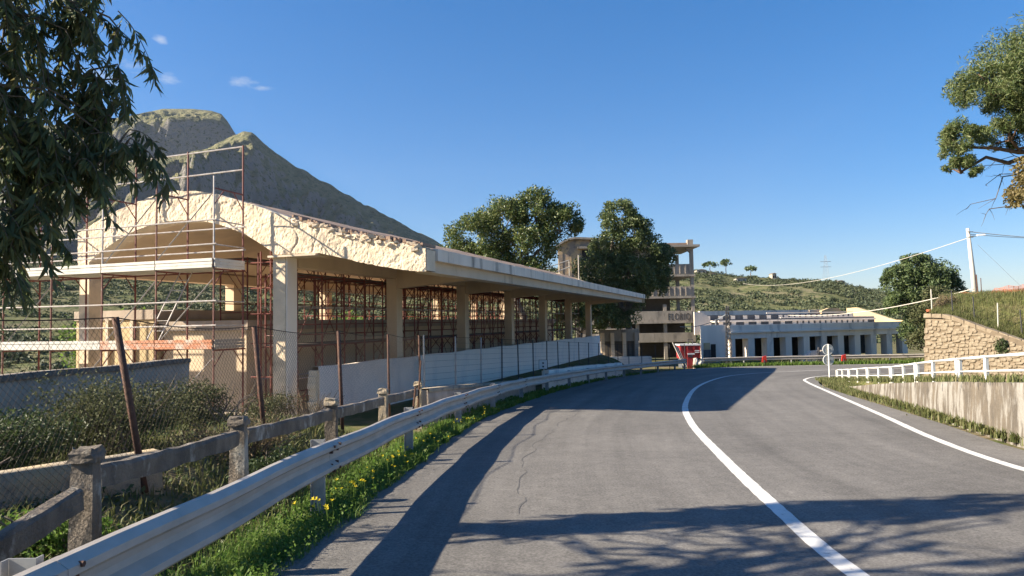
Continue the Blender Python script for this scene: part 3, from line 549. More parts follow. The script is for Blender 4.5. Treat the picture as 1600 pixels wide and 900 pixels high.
# ------------------------------------------------------------------ guardrails
WP = [(0, .155), (.03, .15), (.08, .115), (.08, .078), (.012, .035), (.006, 0), (.012, -.035), (.08, -.078), (.08, -.115), (.03, -.15), (0, -.155)]
WP = [(a, b) for a, b in WP]+[(a-.006, b*.985) for a, b in WP[::-1]]
def guardrail(label, pts, ztop_=.72, grp='guardrails', posts=True, face=1, postlab=None):
    path = resample(catmull(pts, 60*len(pts)), .5); N = normals2(path)*face; nper = 8
    o = thing('guardrail', label, 'guardrail', (path[0][0], path[0][1], float(zr(path[0][1])))); o['group'] = grp
    prof = np.array(WP); zc = ztop_-.155
    for b, k in enumerate(range(0, len(path)-1, nper)):
        j = min(k+nper, len(path)-1); idx = list(range(k, j+1)); V = []
        for q, i in enumerate(idx):
            off = .004 if q == len(idx)-1 else 0; base = path[i]+(path[i]-path[i-1])*.12*(q == len(idx)-1 and i > 0); wob = .006*math.sin(i*1.7)
            for a, z in prof: V.append((base[0]+N[i][0]*(a-off+wob), base[1]+N[i][1]*(a-off+wob), float(zr(base[1]))+zc+z+.008*math.sin(i*.9)))
        n = len(prof); F = [(q*n+c, (q+1)*n+c, (q+1)*n+(c+1) % n, q*n+(c+1) % n) for q in range(len(idx)-1) for c in range(n)]+[tuple(range(n)), tuple((len(idx)-1)*n+c for c in range(n-1, -1, -1))]
        bm = MB().add(V, F).build('beam', 'galv', o)
        i = j; p = path[i]; d = np.array([-N[i][1], N[i][0]])*face; g = float(zr(p[1]))
        if posts:
            ln_ = MB(); c = p-N[i]*.11
            def bx(mb, c, a0, a1, b0, b1, z0, z1):
                e = lambda a, b_, z: (c[0]+N[i][0]*a+d[0]*b_, c[1]+N[i][1]*a+d[1]*b_, z); mb.hexa([e(a0, b0, z0), e(a1, b0, z0), e(a1, b1, z0), e(a0, b1, z0), e(a0, b0, z1), e(a1, b0, z1), e(a1, b1, z1), e(a0, b1, z1)])
            bx(ln_, c, -.06, .06, -.003, .003, g-.4, g+zc+.17); bx(ln_, c, -.06, -.054, -.045, -.004, g-.4, g+zc+.17); bx(ln_, c, .054, .06, .004, .045, g-.4, g+zc+.17)
            ln_.build('post', 'galvdark', o); sp = MB(); bx(sp, c, .062, .112, -.05, .05, g+zc-.1, g+zc+.13); sp.build('spacer', 'galvdark', o)
            if p[1] < 25 and b < 10:
                bo = MB()
                for da in (-.09, .09):
                    for zz in (-.115, -.06, .06, .115):
                        cc = p+d*da; a0 = .082 if abs(zz) > .1 else .055; bo.tube([(cc[0]+N[i][0]*(a0-.02), cc[1]+N[i][1]*(a0-.02), g+zc+zz), (cc[0]+N[i][0]*(a0+.012), cc[1]+N[i][1]*(a0+.012), g+zc+zz)], .014, 6)
                bo.build('bolts', 'rust', bm)
    return o
RAIL = [(-1.98, -5), (-1.95, 2), (-1.86, 6), (-1.6, 10), (-1.18, 14), (-.6, 18), (.28, 22.5), (1.9, 28.5), (4.6, 36.8), (8.0, 44.8), (11.2, 51.0), (13.1, 54.0)]
guardrail('galvanised guardrail sweeping along the left edge of the road', RAIL)
guardrail('galvanised guardrail along the outside of the far bend', [(14.9, 55.9), (17.5, 57.0), (23, 57.6), (34, 57.1), (60, 52.4)])

# ------------------------------------------------------------------ old concrete railing
rail = thing('concrete_railing', 'old lichen-covered concrete railing with slotted posts behind the guardrail', 'railing', (-2.7, 4.5, -.2))
CP = [(-3.1, 2.3), (-3.0, 5.0), (-2.88, 7.45), (-2.63, 10.25), (-2.4, 13.05), (-2.12, 15.8)]
def rough_block(mb, c, hx, hy, z0, z1, ang, chip=.02, top=.0, nz=5):
    ca, sa = math.cos(ang), math.sin(ang); V = []; ring = [(-1, -1), (-.3, -1), (.4, -1), (1, -1), (1, .2), (1, 1), (.3, 1), (-.4, 1), (-1, 1), (-1, -.2)]; k = len(ring)
    for i in range(nz):
        w_ = i/(nz-1); sh = (1-.10*w_) if i < nz-1 else .80
        for a, b in ring:
            x = a*hx*sh+rng.uniform(-chip, chip); y = b*hy*sh+rng.uniform(-chip, chip); V.append((c[0]+x*ca-y*sa, c[1]+x*sa+y*ca, z0+(z1-z0)*w_+(rng.uniform(-chip, chip)*1.6 if i == nz-1 else 0)))
    F = [(i*k+j, i*k+(j+1) % k, (i+1)*k+(j+1) % k, (i+1)*k+j) for i in range(nz-1) for j in range(k)]+[tuple((nz-1)*k+j for j in range(k))]
    mb.add(V, F)
for i, (x, y) in enumerate(CP):
    nx = CP[min(i+1, 5)]; pv = CP[max(i-1, 0)]; ang = math.atan2(nx[1]-pv[1], nx[0]-pv[0]); g = float(zr(y)); mb = MB()
    rough_block(mb, (x, y), .06, .085, g-.3, g+.92, ang, .008, nz=7); mb.build('post', 'oldconc' if i != 4 and i != 5 else 'oldconc2', rail, False)
    if i: 
        cap = MB(); rough_block(cap, (x, y), .068, .094, g+.84, g+.935, ang, .012, nz=4); cap.build('cap', 'oldconc' if i < 3 else 'oldconc2', rail)
for i in range(5):
    a, b = np.array(CP[i]), np.array(CP[i+1]); d = (b-a)/np.linalg.norm(b-a); n = np.array([d[1], -d[0]]); k = 14; V = []
    za, zb = float(zr(a[1]))+.72, float(zr(b[1]))+.72
    if i == 0: za, zb = .02, .42
    for q in range(k):
        w_ = .04+.92*q/(k-1); c = a+(b-a)*w_; z = za+(zb-za)*w_-.015*math.sin(w_*3.1)
        for o_, h in ((-.05, -.08), (.05, -.08), (.052, .05), (.03, .075), (-.035, .075), (-.052, .045)): V.append((c[0]+n[0]*(o_+rng.uniform(-.009, .009)), c[1]+n[1]*(o_+rng.uniform(-.009, .009)), z+h+rng.uniform(-.009, .009)))
    F = [(q*6+j, q*6+(j+1) % 6, (q+1)*6+(j+1) % 6, (q+1)*6+j) for q in range(k-1) for j in range(6)]+[(5, 4, 3, 2, 1, 0), tuple((k-1)*6+j for j in range(6))]
    MB().add(V, F).build('rail', 'oldconc', rail)
def wallstrip(name, label, pts, thick, z0f, z1f, m, step=.5, rough=.01, cat='wall', cap=None):
    P = resample(np.array(pts, float), step); N = normals2(P); o = thing(name, label, cat, (P[0][0], P[0][1], float(z0f(P[0][0], P[0][1])))); rows = []
    for p, n in zip(P, N):
        a, b = float(z0f(*p)), float(z1f(*p)); rr_ = []
        for e in np.linspace(0, 1, 6): rr_.append((p[0]+n[0]*(thick/2+rng.uniform(-rough, rough)), p[1]+n[1]*(thick/2+rng.uniform(-rough, rough)), a+(b-a)*e))
        for e in np.linspace(1, 0, 3): rr_.append((p[0]-n[0]*thick/2, p[1]-n[1]*thick/2, a+(b-a)*e+rng.uniform(-rough, rough)))
        rows.append(rr_)
    gridmesh('wall', np.array(rows), m, o, smooth=False)
    e = MB(); e.add(rows[0], [tuple(range(9))]); e.add(rows[-1], [tuple(range(8, -1, -1))]); e.build('wall_end', m, o)
    if cap:
        rows = []
        for p, n in zip(P, N):
            b = float(z1f(*p)); rows.append([(p[0]+n[0]*k_*(thick/2+.03), p[1]+n[1]*k_*(thick/2+.03), b+h) for k_, h in ((1, -.05), (1, .03), (-1, .03), (-1, -.05))])
        gridmesh('coping', np.array(rows), cap, o, smooth=False)
    return o
wallstrip('low_wall', 'low dark concrete wall continuing the old railing behind the guardrail', [(-2.08, 16.1), (-1.6, 18.4), (-.95, 21), (-.2, 24), (.7, 27)], .28, lambda x, y: zr(y)-.4, lambda x, y: zr(y)+.78-.022*(y-14), 'greywall', cap='oldconc2')
wallstrip('low_wall', 'pale low kerb wall among weeds behind the broken railing', [(-5.6, 4.2), (-4.6, 6.0), (-3.6, 7.2)], .22, lambda x, y: -.3, lambda x, y: .33, 'oldconc2', .4)
wallstrip('block_wall', 'grey rendered block wall in shade behind the bushes', [(-7.3, 6.0), (-6.9, 9.5), (-6.4, 13.8)], .22, lambda x, y: -.9, lambda x, y: .93+.01*math.sin(y*2), 'greywall', .4, .012, cap='oldconc')
wallstrip('low_wall', 'pale rubble kerb on the bank under the steel fence', [(1.3, 29), (3.6, 36.5), (6.6, 44)], .3, lambda x, y: zr(y)-.3, lambda x, y: zr(y)+.80, 'stand', .6, .03)

# ------------------------------------------------------------------ wire fences
fen = thing('chain_link_fence', 'sagging chain-link fence on leaning rusty posts', 'fence', (-3.7, 7, 0))
FP = [((-3.9, 3.6, -.1), (-4.1, 3.6, 1.75)), ((-3.62, 7.0, -.05), (-3.93, 7.0, 1.67)), ((-3.4, 9.8, -.3), (-3.58, 9.8, 1.56)), ((-3.12, 13.0, -.7), (-3.2, 13.0, 1.46)), ((-2.8, 16.0, -.9), (-2.82, 16.0, 1.34)), ((-2.42, 18.5, -.9), (-2.45, 18.5, 1.27))]
for i, (a, b) in enumerate(FP): MB().tube([a, b], .034 if i < 4 else .026, 8).build('post', 'rust', fen, True)
for i in range(5):
    a0, a1 = (np.array(q) for q in FP[i]); b0, b1 = (np.array(q) for q in FP[i+1]); mesh = MB(); Ln = np.linalg.norm(b0-a0); Hh = 1.45; sp = .075; c = -Hh
    def pt(l, h):
        u_ = l/Ln; lo_ = a0+(b0-a0)*u_; hi_ = a1+(b1-a1)*u_; hi_ = hi_-np.array([0, 0, .07*math.sin(math.pi*u_)]); w_ = 1-(Hh-h)/np.linalg.norm(hi_-lo_)
        return lo_+(hi_-lo_)*w_+np.array([.02*math.sin(l*3+h*4), 0, 0])
    while c < Ln:
        l0, l1 = max(c, 0), min(c+Hh, Ln)
        if l1 > l0+.02:
            mesh.tube([pt(l0+(l1-l0)*q/5, l0-c+(l1-l0)*q/5) for q in range(6)], .0016, 3, False); mesh.tube([pt(l0+(l1-l0)*q/5, Hh-(l0-c)-(l1-l0)*q/5) for q in range(6)], .0016, 3, False)
        c += sp
    mesh.build('mesh_panel', 'wire', fen); MB().tube([pt(Ln*q/10, Hh) for q in range(11)], .006, 5).build('top_wire', 'wire', fen)
ff = thing('steel_fence', 'thin dark steel fence on the bank beside the guardrail', 'fence', (-2.4, 18.5, -.8))
FL = resample(catmull([(-2.35, 18.7), (-.55, 25), (1.15, 31), (3.0, 37), (4.9, 42.5), (8.0, 49.5), (11.5, 54.5), (13.8, 57)], 80), 2.35); tops = []
for i, p in enumerate(FL):
    g = float(zr(p[1])); tz = g+2.05-.012*max(0, p[1]-40); tops.append((p[0], p[1], tz)); MB().tube([(p[0], p[1], g-.3), (p[0]+rng.uniform(-.04, .04), p[1], tz)], .025, 6).build('post', 'galvdark' if i in (0, 1, 2) else 'darkpost', ff)
for k in range(9): MB().tube([(x, y, z-.02-k*.17+rng.uniform(-.01, .01)) for x, y, z in tops], .0035 if k else .008, 4).build('wire', 'wire', ff)
for k, (x, y) in enumerate(((-2.15, 15.6), (-2.0, 13.6))): MB().tube([(x, y, -.8), (x+.12, y, .35+.4*(k == 0))], .02, 6).build('stake', 'rust', ff)

# ------------------------------------------------------------------ right side: low wall, white fence, stone wall, bank
WL = [(7.75, -6), (7.75, 4), (7.85, 9), (7.98, 11), (9.15, 15), (10.4, 19.4), (11.35, 23), (12.5, 27.2)]
def hw(y): return np.interp(y, [-6, 11, 12.9, 15, 17, 19.3, 22, 25, 27.5], [1.0, .94, .86, .77, .67, .54, .37, .15, .0])
def hfe(y): return np.interp(y, [-6, 11, 12.9, 15, 17, 19.3, 22, 26, 30, 33.6], [1.05, .97, .89, .81, .72, .61, .46, .31, .14, .02])
WC = resample(catmull(WL, 200), .5)
lw = thing('retaining_wall', 'low lime-streaked retaining wall at the right edge of the road', 'wall', (7.98, 11, -.46)); NW = normals2(WC); rows = []
for p, n in zip(WC, NW):
    g = float(zr(p[1])); h = float(hw(p[1])); rows.append([(p[0]-n[0]*(.0+.05*(1-e))+n[0]*.02*float(fbm(p[0]*2+p[1]*2, e*3, 3, 5)), p[1]-n[1]*.05*(1-e), g-.15+(h+.15)*e) for e in np.linspace(0, 1, 8)]+[(p[0]+n[0]*.35, p[1]+n[1]*.35, g+h+.01), (p[0]+n[0]*.36, p[1]+n[1]*.36, g-.3)])
gridmesh('wall', np.array(rows)[:, ::-1], 'lowwall', lw, smooth=True)
FQ = [(8.35, -4), (8.4, 6), (8.45, 11), (8.75, 12.9), (9.45, 15), (10.05, 17), (10.85, 19.3), (11.8, 22), (13.0, 26), (14.15, 30), (15.3, 33.6)]
FC = resample(catmull(FQ, 200), .4)
d_ = np.concatenate([[-.2], np.linspace(.1, 13, 12)]); NF = normals2(FC); grid = []
for p, n in zip(FC, NF):
    row = []
    for d in d_:
        q = p+n*d*(1 if d < 0 else min(1, .25+max(0, 34-p[1])/14)); h = float(hfe(p[1])) if d > 0 else float(hw(p[1]))-.02; row.append((q[0], q[1], float(zr(p[1]))+h-.03-.03*max(0, d-1)*(p[1] > 14)))
    grid.append(row)
tag(gridmesh('verge', np.array(grid)[:, ::-1], 'bank'), 'grassy ground behind the low retaining wall', kind='structure')
wf = thing('white_fence', 'low white painted two-rail fence curving along the right verge', 'fence', (15.3, 33.6, -1.4))
posts = [p for p in resample(FC, 1.95)]; hf = .44
def fz(p): return float(zr(p[1]))+float(hfe(p[1]))
for i, p in enumerate(posts):
    pr_ = [p] if i % 2 else [p-(posts[min(i+1, len(posts)-1)]-posts[i-1] if i else np.array([0, 1]))*0+np.array([0, -.05]), p+np.array([0, .05])]
    for q in pr_: MB().box(q[0]-.03, q[0]+.03, q[1]-.03, q[1]+.03, fz(p)-.1, fz(p)+hf-.02).build('post', 'whitepaint', wf)
for a, b in zip(posts[:-1], posts[1:]):
    for h in (hf, .17): MB().tube([(a[0], a[1], fz(a)+h), (b[0], b[1], fz(b)+h)], .027 if h > .3 else .022, 8).build('rail', 'whitepaint', wf, True)
Aw = np.array([19.3, 33.]); Bw = np.array([23.2, 27.0]); dw = (Bw-Aw)/np.linalg.norm(Bw-Aw); nw = np.array([-dw[1], dw[0]]); LW = float(np.linalg.norm(Bw-Aw))
if nw[0] < 0: nw = -nw
def wtop(w_): return np.interp(w_, [-9, 0, .9, LW, LW+8], [1.2, 1.62, 1.58, -.85, -1.15])
def wp(w_, dd, z): q = Aw+dw*w_+nw*dd; return (q[0], q[1], z)
bdir = np.array([.6, .8])
def bp(w_, dd, z): q = Aw+dw*w_+bdir*dd/.94; return (q[0], q[1], z)
sw = thing('stone_wall', 'honey-coloured rubble stone wall with sloping coping on the right', 'wall', wp(0, 0, -1.4)); ZB = -1.6
def bat(z): return -.45*(1.6-z)/3.2
k = 20; rows = []
for i in range(k+1):
    w_ = LW*i/k; t = float(wtop(w_)); rows.append([wp(w_, bat(ZB), ZB), wp(w_, bat(t)+.0, t-.02), wp(w_, .5, t-.02), wp(w_, .5, ZB)])
gridmesh('core', np.array(rows)[:, ::-1], 'mortar', sw, smooth=False)
k = 3; MB().prism([(bat(ZB), ZB), (bat(1.6), 1.6), (.5, 1.6), (.5, ZB)], lambda c, w_: wp(w_, c[0], c[1]), -.001, -.04).build('core_end', 'mortar', sw)
rgt = MB().prism([(0, ZB), (0, 1.55), (.4, 1.55), (.4, ZB)], lambda c, l: (Aw[0]+bdir[0]*l+c[0]*.8, Aw[1]+bdir[1]*l-c[0]*.6, c[1]), .1, 38).build('return_wall', 'mortar', sw)
def stone_mesh(i):
    mb = MB(); r_ = np.random.default_rng(100+i); V = []
    for z, sh in ((-.5, 1), (.25, .96), (.5, .72)):
        for a in range(8):
            an = 2*math.pi*(a+.5)/8; cx = np.sign(math.cos(an))*abs(math.cos(an))**.45; cy = np.sign(math.sin(an))*abs(math.sin(an))**.45; V.append((cx*.5*sh+r_.uniform(-.06, .06), z+r_.uniform(-.06, .06), cy*.5*sh+r_.uniform(-.06, .06)))
    F = [(q*8+j, q*8+(j+1) % 8, (q+1)*8+(j+1) % 8, (q+1)*8+j) for q in range(2) for j in range(8)]+[tuple(16+j for j in range(8))]
    me = bpy.data.meshes.new('stone'); me.from_pydata([(x, -y, z) for x, y, z in V], [], [t[::-1] for t in F]); me.materials.append(M['stone']); return me
SM = [stone_mesh(i) for i in range(8)]; angw = math.atan2(dw[1], dw[0]); ns = 0
z = -1.5; row = 0
extra = MB(); order_ = []
while z < 1.6:
    h = rng.uniform(.11, .19); w_ = rng.uniform(-.1, .1)
    while w_ < LW:
        lw_ = rng.uniform(.14, .32); zc = z+h/2+rng.uniform(-.06, .06); tt = float(wtop(w_+lw_/2))-.17
        if zc+h/2 < tt+.05:
            order_.append((SM[rng.integers(8)], wp(w_+lw_/2, bat(zc)-.012, zc), (-.14+rng.uniform(-.08, .08), rng.uniform(-.22, .22), angw+rng.uniform(-.08, .08)), (lw_*rng.uniform(.92, 1.12), rng.uniform(.045, .085), h*rng.uniform(.85, 1.2)))); ns += 1
        w_ += lw_
    z += h
order_.sort(key=lambda e: -(e[3][0]*e[3][2])/(e[1][0]**2+e[1][1]**2))
for k, (me_, lc_, ro_, sc_) in enumerate(order_):
    if k < 295:
        o = bpy.data.objects.new('stone', me_); COL.objects.link(o); o.parent = sw; o.location = Vector(lc_)-sw.location; o.rotation_euler = ro_; o.scale = sc_
    else:
        mt_ = Matrix.LocRotScale(Vector(lc_), __import__('mathutils').Euler(ro_), Vector(sc_)); extra.add([mt_ @ v.co for v in me_.vertices], [tuple(p.vertices) for p in me_.polygons])
tag(extra.build('small_stones', 'stone', sw), kind='stuff')
w_ = -.1
while w_ < LW:
    l_ = rng.uniform(.35, .6); a, b = float(wtop(w_)), float(wtop(min(w_+l_, LW+1))); mb = MB()
    mb.hexa([wp(w_+.01, -.12, a-.17), wp(w_+l_-.01, -.12, b-.17), wp(w_+l_-.01, .45, b-.17), wp(w_+.01, .45, a-.17), wp(w_+.02, -.1, a+.01+rng.uniform(-.015, .015)), wp(w_+l_-.02, -.1, b+.01+rng.uniform(-.015, .015)), wp(w_+l_-.02, .45, b+.015), wp(w_+.02, .45, a+.015)]); mb.build('coping_stone', 'stone', sw); w_ += l_
wv = np.linspace(.05, 16, 50); dv = np.linspace(.25, 36, 50); Wv, Dv = np.meshgrid(wv, dv, indexing='ij'); tp_ = wtop(Wv)
zb_ = tp_-.05+(2.35+.03*Dv-tp_)*sstep(.0, 4.0, Dv)+.12*fbm(Wv*.5, Dv*.5, 4, 3)*sstep(.5, 2, Dv); q = Aw+dw*Wv[..., None]+bdir/.94*Dv[..., None]
def bank_z(w_, d): t = wtop(w_); return t-.05+(2.35+.03*d-t)*sstep(0, 4, d)+.12*fbm(w_*.5, d*.5, 4, 3)*sstep(.5, 2, d)
tag(gridmesh('bank', np.dstack([q, zb_])[:, ::-1], 'bank'), 'grassy bank rising behind the stone wall', kind='structure')
n = 34000; wv = rng.uniform(.1, 9, n); dv = .25+rng.uniform(0, 1, n)**1.5*11; zz = bank_z(wv, dv); q = Aw+dw*wv[:, None]+bdir/.94*dv[:, None]; V, l, s_ = blades(np.column_stack([q, zz-.03]), .30, .007, .8, .4)
tag(npmesh('bank_grass', V, l, s_, 'grassdry'), 'long yellow-green grass on the bank above the stone wall', 'grass', kind='stuff')
bf = thing('wire_fence', 'thin wire fence on posts along the top of the stone wall', 'fence', wp(0, .8, 1.6)); pp = []
for i, w_ in enumerate(np.linspace(.15, 7.5, 9)):
    b_ = np.array(bp(w_, .75, float(bank_z(w_, .75)))); pp.append(b_+np.array([0, 0, 1.15])); MB().tube([b_-np.array([0, 0, .2]), pp[-1]+np.array([rng.uniform(-.06, .06), 0, 0])], .024, 6).build('post', 'darkpost' if i % 3 else 'pole', bf)
for k in range(6): MB().tube([p-np.array([0, 0, .03+k*.2]) for p in pp], .004, 4).build('wire', 'wire', bf)
net = thing('safety_netting', 'sagging orange safety netting along the top of the grassy bank', 'netting', wp(0, 6, 2.4)); wv = np.linspace(1.0, 9, 40); rows = []
for w_ in wv:
    d = 6.0+.25*math.sin(w_*1.3)-.25*w_; zz = float(bank_z(w_, d)); h = .16+.16*abs(math.sin(w_*1.15+.5))+.18*(w_ > 2.5); rows.append([bp(w_, d+.15*math.sin(w_*5+j), zz-.05+h*j/5+.04*math.sin(w_*9+j*2)) for j in range(6)])
nm = MB(); Rw = np.array(rows)
for i in range(len(Rw)): nm.tube(list(Rw[i]), .008, 3, False)
fine = np.array([[np.array([np.interp(k_, range(40), Rw[:, j, c]) for c in range(3)]) for j in range(6)] for k_ in np.linspace(0, 39, 240)])
for i in range(240): nm.tube(list(fine[i]), .005, 3, False)
for j in np.linspace(0, 5, 11):
    j0 = int(min(j, 4)); nm.tube(list(Rw[:, j0]*(1-(j-j0))+Rw[:, j0+1]*(j-j0)), .008, 3, False)
nm.build('net', 'orange', net); MB().tube([tuple(p) for p in Rw[16:, 5]+np.array([0, 0, .1])], .02, 5).build('top_cord', 'cabledark', net)
for w_ in (2, 4.2, 6.6): b_ = bp(w_, 6.0-.25*w_, float(bank_z(w_, 5))); MB().tube([(b_[0], b_[1], b_[2]-.2), (b_[0], b_[1], b_[2]+.95)], .02, 6).build('stake', 'rust', net)
t2 = thing('safety_netting', 'small crumpled heap of orange netting by the wall corner', 'netting', wp(-.6, .6, 1.6)); nm = MB()
for i in range(30): a = np.array(bp(.0, 1.5, 1.7)); nm.tube([a+rng.uniform(-1, 1, 3)*np.array([.16, .2, .02])+np.array([0, 0, .12*rng.random()]) for _ in range(4)], .02, 4)
nm.build('net', 'orange', t2)

# ------------------------------------------------------------------ ruined tower block, annex, terraced stand
def frontbox(o, name, x0, x1, y0, y1, z0, z1, m): return MB().box(x0, x1, y0, y1, z0, z1).build(name, m, o)
tw = thing('ruined_building', 'derelict four-storey concrete frame building behind the large trees', 'building', (13, 80, -2.9))
for x in (20.45, 17.25, 14.1, 10.9, 7.7):
    frontbox(tw, 'column', x-.19, x+.19, 80, 80.4, -2.9, 9.5 if x > 20 else (3.3 if x == 17.25 else 2.5), 'ruin')
for x in (20.45, 17.3, 8.0): frontbox(tw, 'rear_column', x-.18, x+.18, 87, 87.4, -2.9, 9.5, 'ruin')
frontbox(tw, 'sign_parapet', 7.5, 20.24, 79.86, 79.99, 1.38, 2.56, 'ruin'); frontbox(tw, 'slab', 7.4, 20.75, 79.7, 88, 1.16, 1.375, 'ruin')
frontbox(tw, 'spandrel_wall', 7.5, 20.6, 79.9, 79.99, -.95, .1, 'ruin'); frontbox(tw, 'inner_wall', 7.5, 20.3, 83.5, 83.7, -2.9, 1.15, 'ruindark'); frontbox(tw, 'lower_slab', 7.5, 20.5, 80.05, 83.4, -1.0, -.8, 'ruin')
for z0, z1, zs in ((4.24, 5.3, 4.1), (6.7, 7.84, 6.55)):
    frontbox(tw, 'slab', 8, 20.75, 79.8, 88, zs-.12, zs+.12, 'ruin'); frontbox(tw, 'balcony_parapet', 15.8, 20.25, 79.9, 80.02, z0, z1, 'ruin')
    for k in range(7): frontbox(tw, 'baluster_rib', 15.9+k*.62, 16.0+k*.62, 79.84, 79.898, z0+.05, z1-.06, 'ruin')
frontbox(tw, 'roof_slab', 7.5, 21.25, 79.4, 88.5, 9.75, 10.0, 'ruin'); frontbox(tw, 'roof_top', 8.5, 20.2, 80.2, 88, 10.003, 10.28, 'gravelroof'); frontbox(tw, 'roof_block', 20.0, 20.6, 79.8, 80.6, 10.003, 10.6, 'ruin')
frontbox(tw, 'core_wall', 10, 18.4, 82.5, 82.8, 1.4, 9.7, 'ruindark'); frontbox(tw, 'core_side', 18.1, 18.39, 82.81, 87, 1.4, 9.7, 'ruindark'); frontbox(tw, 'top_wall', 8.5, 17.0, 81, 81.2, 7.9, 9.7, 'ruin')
MB().prism([(20.26, 9.6), (20.26, 9.1), (19.75, 9.6)], lambda c, y: (c[0], y, c[1]), 80.05, 80.35).build('corbel', 'ruin', tw)
for k in range(11):
    x = 5.3+k*.5; zt = 11.15-.9*max(0, (7.2-x)/1.9)**2-.03*k; MB().prism([(x, 6.2), (x+.5, 6.2), (x+.5, zt-.25+.1*random.random()), (x, zt-.25)], lambda c, y: (c[0], y, c[1]), 79.9+.03*(k % 2), 80.3).build('peeling_panel', 'peel', tw)
pts = [(5.0+.55*k, 11.2-.95*max(0, (7.4-(5.0+.55*k))/2.2)**2-.03*k) for k in range(12)]
MB().prism(pts+[(a, b-.22) for a, b in pts[::-1]], lambda c, y: (c[0], y, c[1]), 79.4, 86).build('curved_roof', 'ruin', tw)
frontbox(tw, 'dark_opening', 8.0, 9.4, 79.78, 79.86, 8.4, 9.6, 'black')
fc = bpy.data.curves.new('lettering', 'FONT'); fc.body = 'FLORIO'; fc.size = 1.12; fc.extrude = .01; fc.space_character = 1.22
to = bpy.data.objects.new('lt', fc); COL.objects.link(to); bpy.context.view_layer.update(); me = bpy.data.meshes.new_from_object(to.evaluated_get(bpy.context.evaluated_depsgraph_get())); bpy.data.objects.remove(to)
vx = np.array([v.co[:] for v in me.vertices]); wd = vx[:, 0].max()-vx[:, 0].min()
me.materials.clear(); lt = link('lettering', me, 'letters', tw); lt.rotation_euler = (R(90), 0, 0); lt.scale = (2.5/wd, .98, 1); lt.location = Vector((17.5, 79.845, 1.52))-tw.location
lt2 = bpy.data.objects.new('lettering', me); COL.objects.link(lt2)
bpy.data.objects.remove(lt2)
ra = thing('ramp_railing', 'pale sloping stair railing rising behind the pavilion roof', 'railing', (1, 74, 4))
for dz in (0, .75): MB().tube([(.6, 72, 5.4+dz), (6.2, 76, 7.4+dz)], .05, 6).build('rail', 'pole', ra)
for k in range(6): x = .6+5.6*k/5; y = 72+4*k/5; z = 5.4+2*k/5; MB().tube([(x, y, z-1.0), (x, y, z+.75)], .04, 6).build('post', 'pole', ra)
MB().hexa([(.6, 72, 4.2), (6.2, 76, 6.2), (6.2, 77, 6.2), (.6, 73, 4.2), (.6, 72, 4.5), (6.2, 76, 6.5), (6.2, 77, 6.5), (.6, 73, 4.5)]).build('ramp', 'ruin', ra); frontbox(ra, 'support', 3, 3.4, 73.8, 74.2, -2.8, 5.0, 'ruin')
an = thing('annex', 'low grey annex with columns between the pavilion and the tower block', 'building', (11, 66, -2.5))
frontbox(an, 'wall', 8.2, 11.3, 66, 70, -2.6, .25, 'ruindark'); frontbox(an, 'parapet', 8.0, 11.7, 65.7, 66.0, -.35, .5, 'ruin'); frontbox(an, 'beam', 8.0, 11.7, 65.72, 70.2, .503, .75, 'ruin')
for x in (8.3, 9.2, 10.3, 11.4): frontbox(an, 'column', x-.16, x+.16, 65.4, 65.69, -2.6, .45, 'beige' if x < 11 else 'ruin')
frontbox(an, 'plinth', 8, 12.6, 64.6, 65.38, -2.7, -1.75, 'stand')
st = thing('terraced_stand', 'long grey terraced stand with a row of square columns beyond the bend', 'building', (32, 74, -2.6))
SA = np.array([21.6, 70.]); SB = np.array([44.2, 80.]); ds = (SB-SA)/np.linalg.norm(SB-SA); ns_ = np.array([-ds[1], ds[0]]); LS = float(np.linalg.norm(SB-SA))
def sp3(a, d, z): q_ = SA+ds*a+ns_*d; return (q_[0], q_[1], z)
def sbox(name, a0, a1, d0, d1, z0, z1, m): return MB().hexa([sp3(a0, d0, z0), sp3(a1, d0, z0), sp3(a1, d1, z0), sp3(a0, d1, z0), sp3(a0, d0, z1), sp3(a1, d0, z1), sp3(a1, d1, z1), sp3(a0, d1, z1)]).build(name, m, st)
for i in range(11):
    a = i*LS/10; sbox('column', a-.42+(.42 if i == 0 else 0), a+.42, 0, .8, -2.7, -.45, 'stand')
sbox('lintel', -.3, LS+.5, -.05, .9, -.447, .12, 'stand'); sbox('ledge', -.35, LS+.55, -.28, .95, .123, .26, 'stand'); sbox('parapet', -.3, LS+.5, -.12, .18, .263, .92, 'stand')
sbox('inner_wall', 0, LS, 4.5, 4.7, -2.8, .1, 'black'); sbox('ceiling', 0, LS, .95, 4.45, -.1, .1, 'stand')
for k, (d, z) in enumerate(((2.2, .95), (4.2, 1.5))):
    sbox('terrace', .5, LS-1.2*k-.3, d-1.8, d+.4, z-.3, z-.12, 'stand')
    sbox('terrace_wall', .3, LS-1.5-1.0*k, d+.4, d+.6, z-.5, z+.55-.1*k, 'lattice')
    for j in range(26):
        a = .6+j*(LS-3)/26; 
        if j % 2 == 0 or j > 12: sbox('seat_panel', a, a+.55, d+.32, d+.39, z-.1, z+.38, 'stand')
    sbox('rail', 9, LS-1.5-1.0*k, d+.42, d+.5, z+.56, z+.66, 'whitewall')
sbox('rear_wall', 2.2, LS-3, 7.5, 7.8, .5, 2.45, 'stand'); sbox('rear_corner', LS-6.5, LS-3.02, 7.35, 7.49, .6, 2.38, 'beige')
MB().prism([(0, .3), (7.6, .3), (7.6, 2.6), (6.2, 2.65), (1.2, 1.1), (0, 1.05)], lambda c, a: sp3(a, c[0], c[1]), LS-.1, LS+.35).build('end_wall', 'yellow', st)
